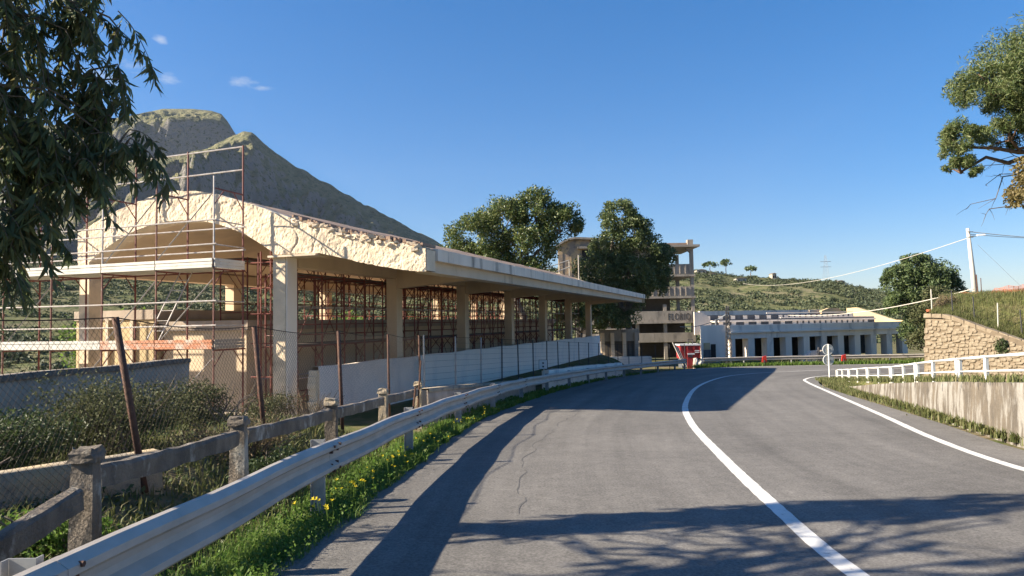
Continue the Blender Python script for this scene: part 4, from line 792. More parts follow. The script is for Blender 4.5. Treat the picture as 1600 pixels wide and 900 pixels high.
MB().prism([(LS-5.0, .9), (LS+.0, .9), (LS-.6, 1.3), (LS-2.2, 2.62), (LS-3.8, 2.62), (LS-5.0, 2.3)], lambda c, d: sp3(c[0], d, c[1]), 6.9, 7.3).build('flank_wall', 'yellow', st)
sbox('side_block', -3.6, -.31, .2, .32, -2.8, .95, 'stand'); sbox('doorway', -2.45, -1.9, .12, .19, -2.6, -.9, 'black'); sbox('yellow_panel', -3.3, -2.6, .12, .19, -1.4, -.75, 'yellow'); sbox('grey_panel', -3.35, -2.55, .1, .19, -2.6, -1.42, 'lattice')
MB().prism([(-2.9, 0), (-.8, 0), (-.8, 1.2), (-1.3, 1.9), (-2.0, 2.25), (-2.9, 2.3)], lambda c, d: sp3(c[0], d, c[1]), 2.0, 2.1).build('rounded_block', 'stand', st)
tag(st.children[0] if False else st)

# ------------------------------------------------------------------ street furniture around the bend
def lattice_mast(name, label, x, y, z0, z1, w0, w1, m, cat, r_=.03, n=10, group=None):
    o = thing(name, label, cat, (x, y, z0)); c = [(-1, -1), (1, -1), (1, 1), (-1, 1)]
    for a, b in c: MB().tube([(x+a*w0, y+b*w0, z0), (x+a*w1, y+b*w1, z1)], r_, 4).build('leg', m, o)
    br = MB()
    for k in range(n):
        for j in range(4):
            wa = w0+(w1-w0)*k/n; wb = w0+(w1-w0)*(k+1)/n; a, b = c[j], c[(j+1) % 4]
            br.tube([(x+a[0]*wa, y+a[1]*wa, z0+(z1-z0)*k/n), (x+b[0]*wb, y+b[1]*wb, z0+(z1-z0)*(k+1)/n)], r_*.7, 3, False)
    br.build('bracing', m, o); return o
lm = lattice_mast('lattice_mast', 'dark lattice steel mast in front of the white side block', 18.4, 60.6, -2.35, 2.65, .2, .09, 'darkpost', 'mast', .035, 14)
rb = thing('skip_container', 'dark red steel container with pale rim behind the guardrail gap', 'container', (14.4, 57.6, -2.35))
MB().hexa([(13.5, 57.2, -1.6), (15.1, 57.2, -1.6), (15.1, 58.6, -1.6), (13.5, 58.6, -1.6), (13.45, 57.15, -.55), (15.05, 57.15, -.55), (15.05, 58.65, -.55), (13.45, 58.65, -.55)]).build('body', 'red', rb)
for x in (13.46, 14.0, 14.55, 15.0): MB().box(x, x+.07, 57.08, 57.14, -1.55, -.6).build('rib', 'red', rb)
MB().box(13.4, 15.1, 57.1, 58.7, -.547, -.44).build('rim', 'signwhite', rb); MB().box(13.6, 15.0, 57.3, 58.5, -2.4, -1.603).build('base', 'lattice', rb)
MB().tube([(14.15, 57.3, -.44), (14.15, 57.3, -.05), (14.5, 57.3, -.05), (14.5, 57.3, -.44)], .04, 6).build('lifting_bar', 'darkpost', rb)
for z in (-1.0, -1.13): MB().box(14.62, 14.98, 57.06, 57.079, z, z+.07).build('marking', 'signwhite', rb)
rs = thing('notice_board', 'narrow red upright board with white lettering at the guardrail gap', 'board', (13.95, 56.0, -2.25))
MB().box(13.72, 14.14, 55.95, 56.02, -2.3, -.95).build('panel', 'red', rs); MB().box(13.74, 14.3, 55.93, 55.948, -1.22, -1.1).build('strip', 'signwhite', rs); MB().box(13.74, 14.12, 55.925, 55.948, -1.4, -1.28).build('strip', 'darkpost', rs)
cb = thing('concrete_post', 'short pale concrete block beside the red board', 'post', (14.4, 56, -2.25)); mb = MB(); rough_block(mb, (14.38, 56.0), .16, .2, -2.35, -1.5, 0, .02); mb.build('block', 'whitewall', cb)
mb = MB(); rough_block(mb, (14.75, 56.5), .3, .25, -2.35, -1.75, 0, .04); cb2 = mb.build('broken_block', 'stand', cb)
lp = thing('leaning_poles', 'bundle of leaning pale and green poles beside the red container', 'poles', (13.3, 56.6, -2.2))
for k in range(5): MB().tube([(13.55+.05*k, 56.4, -2.2), (12.75+.11*k, 56.7, -.25-.1*k)], .035, 6).build('pole', ('pole', 'lattice', 'cable', 'darkpost', 'pole')[k], lp)
tb = thing('covered_mound', 'pale tarpaulin-covered mound behind the far guardrail', 'mound', (30, 63, -2.5))
MB().hexa([(25.4, 62.5, -2.6), (28.4, 62.5, -2.6), (28.2, 64.2, -2.6), (25.6, 64.2, -2.6), (26.5, 62.9, -1.4), (27.6, 62.8, -1.35), (27.5, 63.9, -1.4), (26.6, 63.9, -1.45)]).build('tarpaulin', 'tarp', tb)
MB().box(26.9, 26.98, 62.45, 62.75, -2.5, -1.1).build('stake', 'darkpost', tb)
def delineator(label, x, y):
    o = thing('delineator', label, 'reflector', (x, y, float(zr(y))), 'red reflectors on the far guardrail'); g = float(zr(y))
    MB().tube([(x, y, g-.1), (x, y, g+.45)], .06, 8).build('stem', 'darkpost', o); MB().hexa([(x-.2, y-.03, g+.25), (x+.2, y-.03, g+.25), (x+.2, y+.06, g+.25), (x-.2, y+.06, g+.25), (x-.13, y-.03, g+.72), (x+.16, y-.03, g+.8), (x+.16, y+.06, g+.8), (x-.13, y+.06, g+.72)]).build('reflector', 'refl', o)
delineator('red reflector on the far guardrail, left of the round signs', 20.2, 57.15); delineator('red reflector on the far guardrail, right of the round signs', 26.6, 57.15)
rsn = thing('road_sign', 'post with two round road signs seen from behind at the bend', 'sign', (15.2, 34.2, -1.5))
MB().tube([(15.2, 34.2, -1.6), (15.2, 34.2, .25)], .035, 10).build('post', 'whitepaint', rsn)
for z in (-.02, -.52):
    v = [(15.2+.26*math.cos(a), 34.26, z+.26*math.sin(a)) for a in np.linspace(0, 2*math.pi, 28, endpoint=False)]; mb = MB(); n = 28; mb.add(v+[(a, 34.285, c) for a, b, c in v], [tuple(range(n)), tuple(range(2*n-1, n-1, -1))]+[(i, n+i, n+(i+1) % n, (i+1) % n) for i in range(n)]); d_o = mb.build('disc', 'sign', rsn)
    mb = MB(); mb.tube([(15.2+.255*math.cos(a), 34.25, z+.255*math.sin(a)) for a in np.linspace(0, 2*math.pi, 29)], .012, 5, False); mb.build('rim', 'signwhite', d_o)
    MB().box(15.08, 15.32, 34.236, 34.258, z-.02, z+.02).build('bracket', 'galvdark', d_o)
ssn = thing('marker_sign', 'small square white marker sign with two dark marks on a thin post', 'sign', (1.15, 29.2, -1.2))
x, y = 1.2, 28.6; MB().tube([(x+.03, y+.03, -1.5), (x+.03, y+.03, -.1)], .02, 6).build('post', 'whitepaint', ssn); MB().box(x-.16, x+.16, y-.02, y, -.33, .02).build('panel', 'signwhite', ssn)
fr = MB(); 
for a in ((x-.175, x+.175, -.345, -.33), (x-.175, x+.175, .02, .035)): fr.box(a[0], a[1], y-.024, y+.003, a[2], a[3])
for a in ((x-.175, x-.16), (x+.16, x+.185)): fr.box(a[0], a[1], y-.024, y+.003, -.33, .02)
fr.build('frame', 'darkpost', ssn)
for z in (-.10, -.24): MB().hexa([(x-.03, y-.025, z-.03), (x+.03, y-.025, z-.035), (x+.03, y-.021, z-.035), (x-.03, y-.021, z-.03), (x-.045, y-.025, z+.03), (x+.035, y-.025, z+.03), (x+.035, y-.021, z+.03), (x-.045, y-.021, z+.03)]).build('mark', 'darkpost', ssn)
ul = thing('utility_pole', 'leaning pale concrete pole with street lamp on the grassy bank', 'pole', (26.2, 40, 2.0))
MB().tube([(26.25, 40, 1.6), (26.12, 40, 4.0), (25.95, 40, 6.45)], [.15, .125, .085], 10).build('shaft', 'pole', ul, True); MB().tube([(25.96, 39.95, 6.0), (26.3, 39.9, 5.98), (26.5, 39.9, 6.03)], .025, 6).build('lamp_arm', 'galvdark', ul)
MB().hexa([(26.35, 39.8, 5.98), (26.85, 39.8, 6.02), (26.85, 40.0, 6.02), (26.35, 40.0, 5.98), (26.4, 39.84, 6.08), (26.8, 39.84, 6.1), (26.8, 39.96, 6.1), (26.4, 39.96, 6.08)]).build('lamp_head', 'signwhite', ul)
for z in (6.2, 5.9): MB().box(25.8, 26.15, 39.84, 39.88, z, z+.05).build('crossarm', 'galvdark', ul)
MB().tube([(26.28, 39.83, 1.9), (26.2, 39.84, 3.8)], .03, 6).build('conduit', 'rust', ul)
def cable(label, a, b, sag, r_, m, k=24):
    a, b = np.array(a, float), np.array(b, float); return tag(MB().tube([a+(b-a)*i/k-np.array([0, 0, sag*4*(i/k)*(1-i/k)]) for i in range(k+1)], r_, 5).build('cable', m), label, 'cable')
cable('pale overhead cable running from the lamp pole to the far left', (25.95, 39.95, 5.9), (36, 110, 7.0), 1.2, .018, 'cable')
cable('thick pale cable drooping across the terraced stand', (26.05, 39.9, 3.0), (25.5, 66, 1.8), .55, .028, 'cable')
cable('grey overhead cable leaving the pole to the right, upper', (26.0, 39.95, 6.25), (48, 38, 6.1), .8, .022, 'cabledark'); cable('grey overhead cable leaving the pole to the right, lower', (26.0, 39.95, 6.1), (48, 44, 6.6), .5, .018, 'cabledark')
cable('thin grey stay wire beside the lamp pole', (26.4, 39.9, 5.5), (29.0, 39.5, 2.5), 0, .008, 'cabledark'); cable('dark cable drooping from the lattice mast to the tower block', (18.4, 60.6, 2.0), (15.6, 66, .9), .4, .03, 'cabledark')

# ------------------------------------------------------------------ trees
tree('ficus_tree', 'broad dark evergreen tree rising behind the pavilion roof', (.5, 62, -2.6), (.3, 62, 5.0), [(-3.2, 62, 8.6, 2.6, 2.6, 2.3, 80), (-.6, 62.3, 10.3, 2.4, 2.4, 2.1, 75), (2.2, 62, 11.0, 2.2, 2.2, 2.0, 70), (4.4, 62, 10.0, 2.0, 2.0, 1.8, 60), (1.4, 61.5, 8.0, 2.6, 2.4, 1.9, 60), (-2.6, 61.5, 6.6, 2.6, 2.4, 1.7, 60), (-4.0, 62.5, 7.2, 1.6, 1.8, 1.6, 36), (.8, 61.5, 5.8, 2.8, 2.2, 1.6, 50)], .22, 'trunk', 'ficus', 120, .2, .42, upk=.8)
tree('ficus_tree', 'tall dark evergreen tree covering the front of the tower block', (11, 66, -2.7), (10.8, 66.3, 2.0), [(10.2, 66, 10.9, 1.7, 1.8, 1.8, 60), (14.3, 66, 7.4, 1.3, 1.5, 1.2, 36), (11.5, 66, 9.7, 1.9, 1.9, 1.7, 60), (9.3, 66, 8.3, 2.0, 2.0, 1.7, 60), (12.2, 65.6, 7.6, 2.2, 2.2, 1.8, 66), (8.3, 65.6, 6.0, 2.5, 2.2, 1.9, 66), (11.2, 65.2, 5.6, 2.6, 2.2, 2.0, 80), (13.5, 66, 6.0, 1.6, 1.7, 1.5, 50), (12.5, 65.5, 4.4, 1.8, 1.7, 1.3, 46), (9.6, 65, 3.4, 2.6, 2.0, 1.8, 66), (9.4, 64.6, 1.5, 2.0, 1.6, 1.3, 44), (7.2, 65.6, 3.8, 2.0, 1.8, 1.6, 40), (8.2, 64.8, 1.6, 2.2, 1.6, 1.4, 40)], .21, 'trunk', 'ficusb', 100, .19, .4, upk=.8)
tree('ficus_tree', 'smaller leafy tree half hidden at the end of the pavilion', (6.2, 64, -2.6), (6.2, 64, .5), [(5.8, 64, 3.4, 1.8, 1.8, 1.7, 44), (7.4, 63.6, 2.2, 1.6, 1.6, 1.5, 36), (5.0, 63.5, 1.4, 1.6, 1.5, 1.4, 30)], .26, 'trunk', 'ficusb', 55, .2, .2, upk=.8)
tree('pine_tree', 'round-topped green pine beside the stone wall', (42, 72, -2.7), (42, 72, 1.0), [(41.2, 72, 6.2, 1.9, 1.9, 1.4, 60), (43.2, 72, 5.4, 2.0, 2.0, 1.5, 60), (39.6, 72, 5.0, 1.8, 1.8, 1.6, 60), (41.5, 71.5, 4.0, 2.6, 2.2, 1.8, 80), (44.3, 72, 4.0, 1.5, 1.7, 1.4, 44), (39.4, 71.5, 2.6, 1.8, 1.8, 1.6, 54), (41.8, 71.2, 1.6, 2.4, 1.9, 1.6, 60), (43.6, 71.5, 2.2, 1.6, 1.6, 1.5, 40), (40.2, 71, .0, 1.6, 1.4, 1.4, 36)], .30, 'trunkred', 'pinedark', 95, .2, .3, aspect=.32, upk=.3)
tree('shrub_tree', 'sunlit light green shrubby tree left of the stone wall', (38.0, 64, -2.6), (38, 64, -1), [(37.4, 64, 1.2, 1.5, 1.5, 1.5, 40), (38.6, 64, 2.6, 1.4, 1.4, 1.4, 40), (37.0, 63.5, -.8, 1.6, 1.4, 1.2, 36), (39.2, 63.5, .2, 1.4, 1.4, 1.4, 34)], .22, 'trunk', 'lentisk', 70, .24, .12, upk=.5)
tree('umbrella_pine', 'near umbrella pine crown reaching in at the top right', (20.8, 23, -.9), (19.8, 22.6, 6.0), [(16.8, 22, 9.3, 1.9, 1.8, 1.15, 90), (15.3, 22, 8.6, 1.15, 1.2, .85, 60), (18.4, 22, 10.2, 2.2, 2.2, 1.1, 80), (16.4, 22, 8.2, 1.2, 1.2, .8, 50), (14.2, 22, 6.95, .60, .8, .68, 36), (15.6, 21.8, 7.1, .9, .9, .5, 34), (17.0, 21.6, 7.9, 1.2, 1.2, .6, 50), (20.6, 22.4, 9.6, 2.4, 2.4, 1.1, 60), (14.15, 22, 6.1, .42, .6, .36, 18)], .17, 'trunkred', 'pine', 170, .21, .26, aspect=.16, upk=.3, nl=4)
tree('autumn_tree', 'brownish leafy branch hanging in at the right edge', (17.8, 20, -.8), (17.4, 20, 3.4), [(14.85, 20, 4.9, .55, .6, .7, 30), (15.4, 20, 5.6, .7, .7, .6, 30), (16.6, 20, 5.4, 1.1, 1.1, 1.1, 40)], .10, 'trunk', 'brownleaf', 130, .26, .13, upk=.4)
br = thing('dead_branch', 'bare drooping dead pine branches below the crown at the upper right', 'branch', (19.0, 22.4, 6.0)); mb = MB()
for e in ((14.4, 22, 5.0), (14.9, 22, 5.6), (15.1, 21.8, 6.3), (15.0, 22.2, 4.7), (14.7, 21.7, 6.15)):
    p = limb(mb, (19.4, 22.5, 6.6), e, .05, .008, .03, 5, 9)
    for i in range(4, 9):
        for _ in range(2): limb(mb, p[i], p[i]+np.array([rng.uniform(-.5, .1), rng.uniform(-.2, .2), rng.uniform(-.45, .15)]), .010, .003, 0, 3, 4)
mb.build('branch', 'trunk', br)
# eucalyptus beside the camera
euc = thing('eucalyptus_tree', 'eucalyptus with hanging narrow leaves at the upper left', 'tree', (-8.4, 3.2, -.1)); mb = MB()
limb(mb, (-8.4, 3.2, -.3), (-7.6, 3.6, 4.5), .3, .2, 0, 10)
EL = [(-4.05, 5.9, 4.25, .60, 34), (-3.42, 6.05, 4.35, .42, 18), (-4.3, 5.8, 3.6, .60, 34), (-3.55, 6.1, 3.75, .42, 20), (-3.35, 6.15, 3.4, .26, 9), (-3.75, 6.05, 3.2, .36, 16), (-4.45, 5.75, 3.0, .5, 26), (-4.3, 5.85, 2.4, .32, 14), (-3.85, 6.0, 4.9, .7, 18), (-3.85, 6.1, 2.85, .22, 7), (-4.5, 5.7, 4.6, .7, 24), (-4.5, 5.8, 1.95, .22, 7), (-3.2, 6.1, 3.15, .28, 12), (-3.55, 6.0, 2.95, .32, 16), (-3.9, 5.9, 2.55, .28, 14), (-4.0, 5.9, 3.2, .4, 22), (-4.4, 5.8, 4.1, .5, 22), (-4.2, 5.85, 2.15, .25, 12), (-4.4, 5.7, 2.65, .4, 16),
      (-6, 4.5, 5.7, 1.7, 42), (-5, 5, 6.6, 1.4, 30), (-6.5, 3, 6.2, 1.9, 46), (-7, 4.8, 4.2, 1.3, 24), (-4.5, 4, 7.1, 1.2, 28), (-5.5, 1.5, 6, 1.9, 46), (-4, 2.5, 7.5, 1.4, 28), (-4.2, 4.9, 5.6, .9, 26), (-6, -.5, 6, 2, 40), (-3.4, 4.6, 6.4, .9, 20), (-3.2, 3.6, 5.2, 1.0, 16)]
LV = []; LD = []; LS_ = []
for cx, cy, cz, rad, nt in EL:
    if cy > 5.6: cx -= .22
    else: cy -= 1.05
    limb(mb, (-7.6, 3.6, 4.5), (cx, cy, cz), .035, .007, .10, 6, 8)
    for _ in range(nt):
        a = np.array([cx, cy, cz])+randdir(1)[0]*rad*rng.uniform(.3, 1)*np.array([1, .8, .7]); dr = np.array([rng.uniform(-.5, .8), rng.uniform(-.4, .4), rng.uniform(-.5, .2)])
        L_ = rng.uniform(.4, .8); pts = [a+dr*L_*q*(1-.2*q)+np.array([0, 0, -.45*L_*q*q]) for q in np.linspace(0, 1, 5)]; mb.tube(pts, [.006, .005, .004, .003, .002], 4, False)
        if rng.random() < .6: mb.tube([(cx, cy, cz), (a+np.array([cx, cy, cz]))/2+rng.uniform(-.05, .05, 3), a], [.012, .009, .006], 4, False)
        m_ = rng.integers(34, 52); q = rng.uniform(.05, 1, m_); pq = np.array([[np.interp(x_, np.linspace(0, 1, 5), [p[c] for p in pts]) for c in range(3)] for x_ in q])
        d = np.stack([rng.normal(.05, .42, m_), rng.normal(0, .42, m_), -np.abs(rng.normal(.9, .25, m_))], 1); d /= np.linalg.norm(d, axis=1)[:, None]; LV.append(pq); LD.append(d); LS_.append(rng.uniform(.09, .185, m_))
mb.build('trunk', 'trunk', euc, True); LV = np.vstack(LV); LD = np.vstack(LD); LS_ = np.concatenate(LS_)
vis = (LV[:, 1] > 5.3) & (LV[:, 0] > -.74*LV[:, 1]) & (LV[:, 2] < 4.5); order = np.argsort(-(LS_*vis)); single = order[:280]; rest = np.setdiff1d(np.arange(len(LS_)), single)
def lance(P, D, Lh):
    n = len(P); nn = randdir(n); s_ = np.cross(D, nn); s_ /= np.linalg.norm(s_, axis=1)[:, None]; c_ = np.cross(s_, D); l = Lh[:, None]; cv = l*.13*rng.uniform(-1, 1, (n, 1))
    a = P; m1 = P+D*l*.33+c_*cv*.8; m2 = P+D*l*.68+c_*cv*.6+s_*l*.03; e = P+D*l-c_*cv*.3+s_*l*.10; w1, w2 = s_*l*.088, s_*l*.068
    V = np.stack([a, m1-w1, m1+w1, m2-w2, m2+w2, e], 1).reshape(-1, 3); i = np.arange(n)[:, None]*6
    return V, np.concatenate([i, i+1, i+2, i+1, i+3, i+4, i+2, i+3, i+5, i+4], 1), np.tile([3, 4, 3], n)
V, l, s_ = lance(LV[rest], LD[rest], LS_[rest]); cr = npmesh('crown', V, l, s_, 'euc', euc); cr['kind'] = 'stuff'
lms = []
for k in range(10):
    V, l, s_ = lance(np.zeros((1, 3)), np.array([[0, 0, -1.]]), np.array([1.])); o_ = npmesh('leaf', V, l, s_, 'euc'); lms.append(o_.data); bpy.data.objects.remove(o_)
for i in single:
    o_ = bpy.data.objects.new('leaf', lms[rng.integers(10)]); COL.objects.link(o_); o_.parent = euc; o_.location = Vector(LV[i])-euc.location; o_.scale = (LS_[i],)*3; o_.rotation_euler = (Vector(LD[i]).to_track_quat('-Z', 'Y') @ Matrix.Rotation(rng.uniform(0, 6.28), 4, 'Z').to_quaternion()).to_euler()

# ------------------------------------------------------------------ bushes, weeds, grass
gz = lambda x, y: float(ground_z(x, y))
bush('lentisk_bush', 'large grey-green bush in front of the grey block wall', (-4.75, 8.6, 0), (1.15, .85, .88), 15000, .038, 'lentisk')
bush('lentisk_bush', 'second grey-green bush right of the grey block wall end', (-4.6, 11.2, -.1), (.9, .7, .72), 7000, .04, 'lentisk')
bush('dark_bush', 'dark green shaded bush at the left edge below the block wall', (-5.6, 7.2, 0), (1.0, .8, .62), 7000, .06, 'darkbush', .3)
bush('dark_bush', 'low dark bush beneath the eucalyptus at the far left', (-5.2, 6.3, 0), (.8, .6, .38), 5000, .05, 'darkbush', .35)
bush('dry_bush', 'brown dry bramble behind the concrete railing', (-3.5, 9.3, -.25), (.75, .9, .5), 5500, .045, 'drybush', .25, stems=40)
bush('dry_bush', 'tangle of dry twigs by the white wall end', (-3.9, 13.2, -.6), (.9, .8, .85), 5000, .04, 'drybush', .2, stems=60)
bush('dark_bush', 'small dark green bush under the concrete rail', (-2.75, 8.2, -.35), (.38, .6, .42), 3000, .04, 'darkbush')
bush('lentisk_bush', 'mixed scrub bush beside the rusty second post', (-4.2, 12.6, -.6), (.8, .6, .9), 5500, .04, 'lentisk')
bush('weed_clump', 'leafy weeds behind the nearest concrete post', (-3.4, 5.4, -.1), (.6, .6, .28), 4000, .04, 'grass', .5)
bush('dry_bush', 'low dry weeds below the first concrete rail', (-2.85, 6.0, -.3), (.35, .8, .25), 2600, .04, 'drybush', .25, stems=30)
for i, (s_, t, rr_, h) in enumerate(((22, -24, 2.2, 2.6), (29, -25, 2.6, 3.4), (37, -23, 2.4, 3.0), (46, -24, 2.8, 3.6))):
    x, y, _ = G(s_, t, 0); bush('orchard_bush', ('rounded green shrub seen through the first bay of the pavilion', 'rounded green shrub seen through the second bay of the pavilion', 'rounded green shrub seen through the third bay of the pavilion', 'rounded green shrub seen through the last bays of the pavilion')[i], (x, y, gz(x, y)), (rr_, rr_, h), 5000, .16, 'lentisk' if i % 2 else 'grass', .6)
bush('dark_bush', 'dark ivy bush in the stone wall coping', wp(3.2, -.2, -.2), (.35, .3, .75), 1500, .07, 'darkbush', .6)
# verge grass and clover under the guardrail
path = resample(catmull(RAIL, 700), .05); path = path[path[:, 1] > 2.4]; N = normals2(path)
dens = np.clip((9/np.maximum(path[:, 1], 3))**1.3, .12, 1.6); idx = rng.choice(len(path), 52000, p=dens/dens.sum())
off = rng.normal(-.05, .26, len(idx)); off = np.clip(off, -.8, .42+.0*off); fz_ = fbm(path[idx, 0]*3+off, path[idx, 1]*1.6, 3, 5); q = path[idx]+N[idx]*(off+.14*fz_)[:, None]+rng.normal(0, .02, (len(idx), 2))
keep = (q[:, 0] < left_x(q[:, 1])+.16+.12*fz_) ; q = q[keep]; fz2 = fz_[keep]; sc_ = np.clip(q[:, 1]/9, .7, 2.6)
V, l, s_ = blades(np.column_stack([q, zr(q[:, 1])-.05]), (.13+.10*fz2)*np.clip(sc_, .9, 1.3), .0055*sc_, .9, .5)
tag(npmesh('verge_grass', V, l, s_, 'grass'), 'bright green grass strip under the guardrail', 'grass', kind='stuff')
n = 15000; idx = rng.choice(len(path), n, p=dens/dens.sum()); q = path[idx]+N[idx]*np.clip(rng.normal(0, .25, n), -.7, .36)[:, None]; q = q[q[:, 0] < left_x(q[:, 1])+.14]
C_ = np.column_stack([q, zr(q[:, 1])+rng.uniform(0, .12, len(q))]); V, l, s_ = leafquads(C_, .036*np.clip(q[:, 1]/8, .8, 3)*rng.uniform(.6, 1.3, len(q)), .85, 1.6)
tag(npmesh('clover', V, l, s_, 'grass'), 'clover leaves among the grass under the guardrail', 'weeds', kind='stuff')
# yellow flowers
fl = MB()
for k in range(5):
    a = 2*math.pi*k/5; b = a+.55; fl.add([(0, 0, 0), (.011*math.cos(a-.5), .011*math.sin(a-.5), .012), (.019*math.cos(a), .019*math.sin(a), .016), (.011*math.cos(a+.5), .011*math.sin(a+.5), .012)], [(0, 1, 2, 3)])
fme_ = bpy.data.meshes.new('petals'); fme_.from_pydata(fl.v, [], fl.f); fme_.materials.append(M['petal'])
stm = MB(); stm.tube([(0, 0, -.22), (.01, 0, -.1), (0, 0, 0)], .002, 3); sme = bpy.data.meshes.new('stem'); sme.from_pydata(stm.v, [], stm.f); sme.materials.append(M['grass'])
spots = [(6.3+rng.normal(0, .25), rng.normal(0, .09)) for _ in range(9)]+[(7.6+rng.normal(0, .4), rng.normal(.0, .1)) for _ in range(16)]+[(9.2+rng.normal(0, .4), rng.normal(.02, .12)) for _ in range(16)]+[(rng.uniform(10, 17), rng.normal(.05, .14)) for _ in range(26)]
for y_, o_ in spots:
    x_ = float(np.interp(y_, path[:, 1], path[:, 0]))+.08+o_*.8; r_ = thing('yellow_flower', 'small yellow wildflower in the grass under the guardrail', 'flower', (x_, y_, float(zr(y_))+rng.uniform(.13, .27)), 'yellow wildflowers along the verge')
    sc_ = rng.uniform(.8, 1.5)
    for nm_, me_ in (('petals', fme_), ('stem', sme)):
        c = bpy.data.objects.new(nm_, me_); COL.objects.link(c); c.parent = r_; c.scale = (sc_, sc_, 1 if nm_ == 'stem' else sc_)
        if nm_ == 'petals': c.rotation_euler = (rng.uniform(-.2, .9), rng.uniform(-.6, .6), rng.uniform(0, 6))
# rough grass and litter on the left ground, grass wedge and verge on the right
n = 26000; x_ = rng.uniform(-8, -2.1, n); y_ = rng.uniform(3.2, 15, n); z_ = ground_z(x_, y_); V, l, s_ = blades(np.column_stack([x_, y_, z_-.02]), .16, .007, 1., .5)
tag(npmesh('rough_grass', V, l, s_, 'grassdry'), 'dry grass and weeds behind the guardrail', 'grass', kind='stuff')
n = 9000; x_ = rng.uniform(-8, -2.3, n); y_ = rng.uniform(3, 11, n); z_ = ground_z(x_, y_)+rng.uniform(0, .12, n); k_ = fbm(x_*.8, y_*.8, 3, 9) > -.02; V, l, s_ = leafquads(np.column_stack([x_, y_, z_])[k_], .05, .7, 1.2)
tag(npmesh('low_weeds', V, l, s_, 'darkbush'), 'low leafy weeds around the bushes on the left', 'weeds', kind='stuff')
n = 9000; k_ = rng.integers(0, len(WC), n); n2 = NW[k_]; off = -np.abs(rng.normal(.05, .14, n)); wide = np.interp(WC[k_][:, 1], [9.6, 10.4, 11.0, 14, 20, 25], [.7, .02, .35, .9, 1.3, 1.5]); q = WC[k_]+n2*(off*wide)[:, None]+rng.normal(0, .05, (n, 2))
e_ = rng.uniform(0, 1, (9000, 1)); m1 = np.array([11.3, 23.0])+(np.array([15.0, 34.2])-np.array([11.3, 23.0]))*e_+np.column_stack([rng.uniform(-.5, .75, 9000), rng.uniform(-.2, .2, 9000)]); k2 = rng.integers(0, len(FC), 5000); m2 = FC[k2]+rng.normal(0, .2, (5000, 2)); hh = np.array([fz(p) for p in m2])
pts = np.vstack([np.column_stack([q, zr(q[:, 1])-.02]), np.column_stack([m1, zr(m1[:, 1])-.02]), np.column_stack([m2, hh-.03])])
V, l, s_ = blades(pts, .16, .010, .8, .4); tag(npmesh('roadside_grass', V, l, s_, 'grassdry'), 'yellow-green grass along the foot of the right retaining wall', 'grass', kind='stuff')
path2 = resample(catmull([(14.2, 55.6), (17.5, 56.75), (23, 57.3), (34, 56.8), (50, 54.2)], 200), .1); k2 = rng.integers(0, len(path2), 9000); q = path2[k2]+rng.normal(0, .25, (9000, 2)); V, l, s_ = blades(np.column_stack([q, zr(q[:, 1])-.02]), .30, .022, .8, .4)
tag(npmesh('far_verge_grass', V, l, s_, 'grass'), 'green grass under the far guardrail', 'grass', kind='stuff')
n = 9000; x_ = rng.uniform(20, 46, n); y_ = 62+rng.uniform(0, 12, n); V, l, s_ = blades(np.column_stack([x_, y_, zr(y_)-.1]), .45, .03, .8, .4); tag(npmesh('field_grass', V, l, s_, 'grassdry'), 'weeds in front of the terraced stand', 'grass', kind='stuff')
for i, w_ in enumerate((.3, .6, .9)): 
    b_ = bp(w_, 1.6+.5*i, 1.6); bush('dry_bush', ('left pale dry reed tuft on the stone wall corner', 'middle pale dry reed tuft on the stone wall corner', 'right pale dry reed tuft on the stone wall corner')[i], b_, (.3, .3, .85), 700, .12, 'drybush', .15, stems=10)
# hillside scrub
n = 17000; az = rng.uniform(-48, 42, n); rad = 130+290*rng.uniform(0, 1, n)**.7; A_ = np.radians(az); x_ = rad*np.sin(A_); y_ = rad*np.cos(A_); k_ = (fbm(x_*.03, y_*.03, 4, 3) > -.30)
x_, y_, rad, A_ = x_[k_], y_[k_], rad[k_], A_[k_]; h = hill_h(A_, rad)+2.2*fbm(x_*.03, y_*.03, 5, 5)*np.clip((rad-130)/60, 0, 1)*np.clip((425-rad)/40, .15, 1)
R_ = rng.uniform(.7, 2.2, len(x_)); m_ = 30; d = randdir(len(x_)*m_, .5); d[:, 2] = np.abs(d[:, 2])*.9; C_ = np.column_stack([x_, y_, h-.3]).repeat(m_, 0)+d*(R_.repeat(m_)*rng.uniform(.55, 1, len(d)))[:, None]
V, l, s_ = leafquads(C_, R_.repeat(m_)*.42, .8, .8); tag(npmesh('hill_scrub', V, l, s_, 'scrub'), 'olive scrub and small trees covering the hillside', 'scrub', kind='stuff')
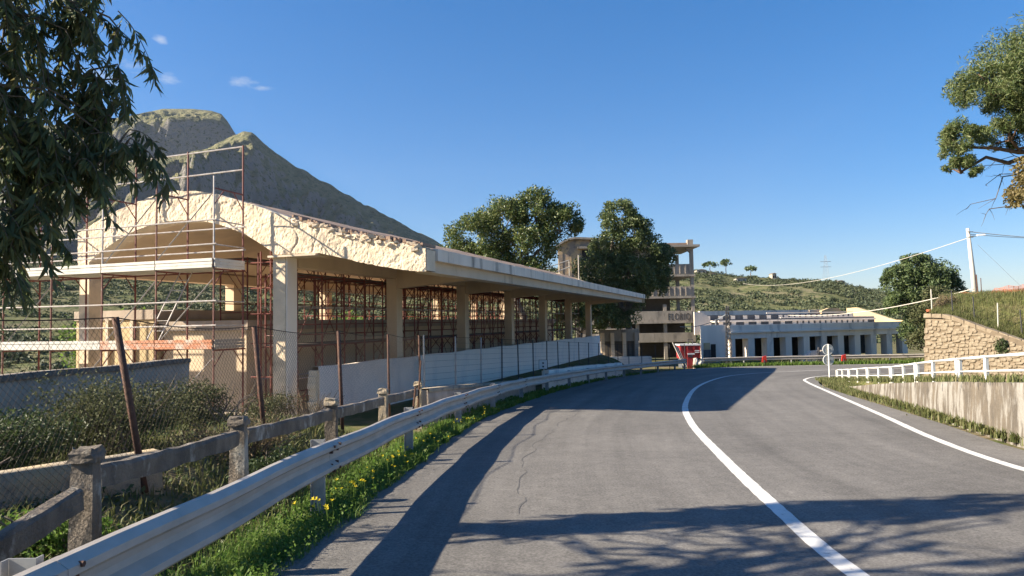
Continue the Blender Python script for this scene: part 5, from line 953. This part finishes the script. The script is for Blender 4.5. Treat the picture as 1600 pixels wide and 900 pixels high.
for i, (az, rd, hh, wdt, lab) in enumerate(((16.9, 415, 8, 3.2, 'lone umbrella pine standing tallest on the hill crest'), (15.7, 412, 6, 3.6, 'first rounded pine on the hill crest beside the tower block'), (18.7, 416, 5.5, 3.4, 'wide low pine right of the lone umbrella pine'))):
    a = R(az); x, y = rd*math.sin(a), rd*math.cos(a); z = float(hill_h(np.array(a), np.array(min(rd, 420)))); tree('umbrella_pine', lab, (x, y, z-1), (x, y, z+hh*.6), [(x, y, z+hh*.85, wdt, wdt, hh*.22, 30)], .9, 'trunkred', 'pinedark', 22, .28, .25, 'pines on the hill crest', aspect=.7, nl=1)
for az, rd, wx, hh, lab in ((15.05, 405, 7, 4, 'cream house on the hill crest next to the tower block'), (15.9, 400, 5, 3, 'low cream house between the crest pines'), (18.0, 385, 7, 3.5, 'cream house just below the hill crest'), (20.4, 412, 3, 5, 'small ruined hut on the hill crest'), (25.0, 415, 5, 3, 'tiny pale house on the right part of the crest')):
    a = R(az); x, y = rd*math.sin(a), rd*math.cos(a); z = float(hill_h(np.array(a), np.array(rd)))-.5; o = thing('hill_house', lab, 'house', (x, y, z), 'houses on the hill')
    wx *= .75; hh *= .7
    MB().box(x-wx/2, x+wx/2, y, y+5, z, z+hh).build('wall', 'housewhite', o); MB().prism([(x-wx/2-.3, z+hh), (x+wx/2+.3, z+hh), (x, z+hh+.55)], lambda c, yy: (c[0], yy, c[1]), y-.3, y+5.3).build('roof', 'rooftile', o)
    for k in (-.25, .25): MB().box(x+k*wx-.4, x+k*wx+.4, y-.04, y-.005, z+hh*.35, z+hh*.75).build('window', 'black', o)
py = lattice_mast('electricity_pylon', 'distant lattice electricity pylon above the hill crest', 267, 600, 22, 54, 3.0, .5, 'cabledark', 'pylon', .08, 12)
for z in (44, 48.5): MB().box(262.5, 271.5, 599.8, 600.2, z, z+.35).build('crossarm', 'cabledark', py)
# ------------------------------------------------------------------ haze
hz = MB().box(-2500, 1200, -60, 3500, -40, 760).build('haze', None); hm = bpy.data.materials.new('haze'); hm.use_nodes = True; hn = hm.node_tree.nodes; hn.remove(hn['Principled BSDF'])
pv = hn.new('ShaderNodeVolumePrincipled'); pv.inputs['Density'].default_value = .00003; pv.inputs['Color'].default_value = (.80, .88, 1, 1); pv.inputs['Anisotropy'].default_value = .2; hm.node_tree.links.new(pv.outputs[0], hn['Material Output'].inputs['Volume'])
hz.data.materials.append(hm); tag(hz, 'thin bluish haze over the far mountain', 'haze', kind='stuff')
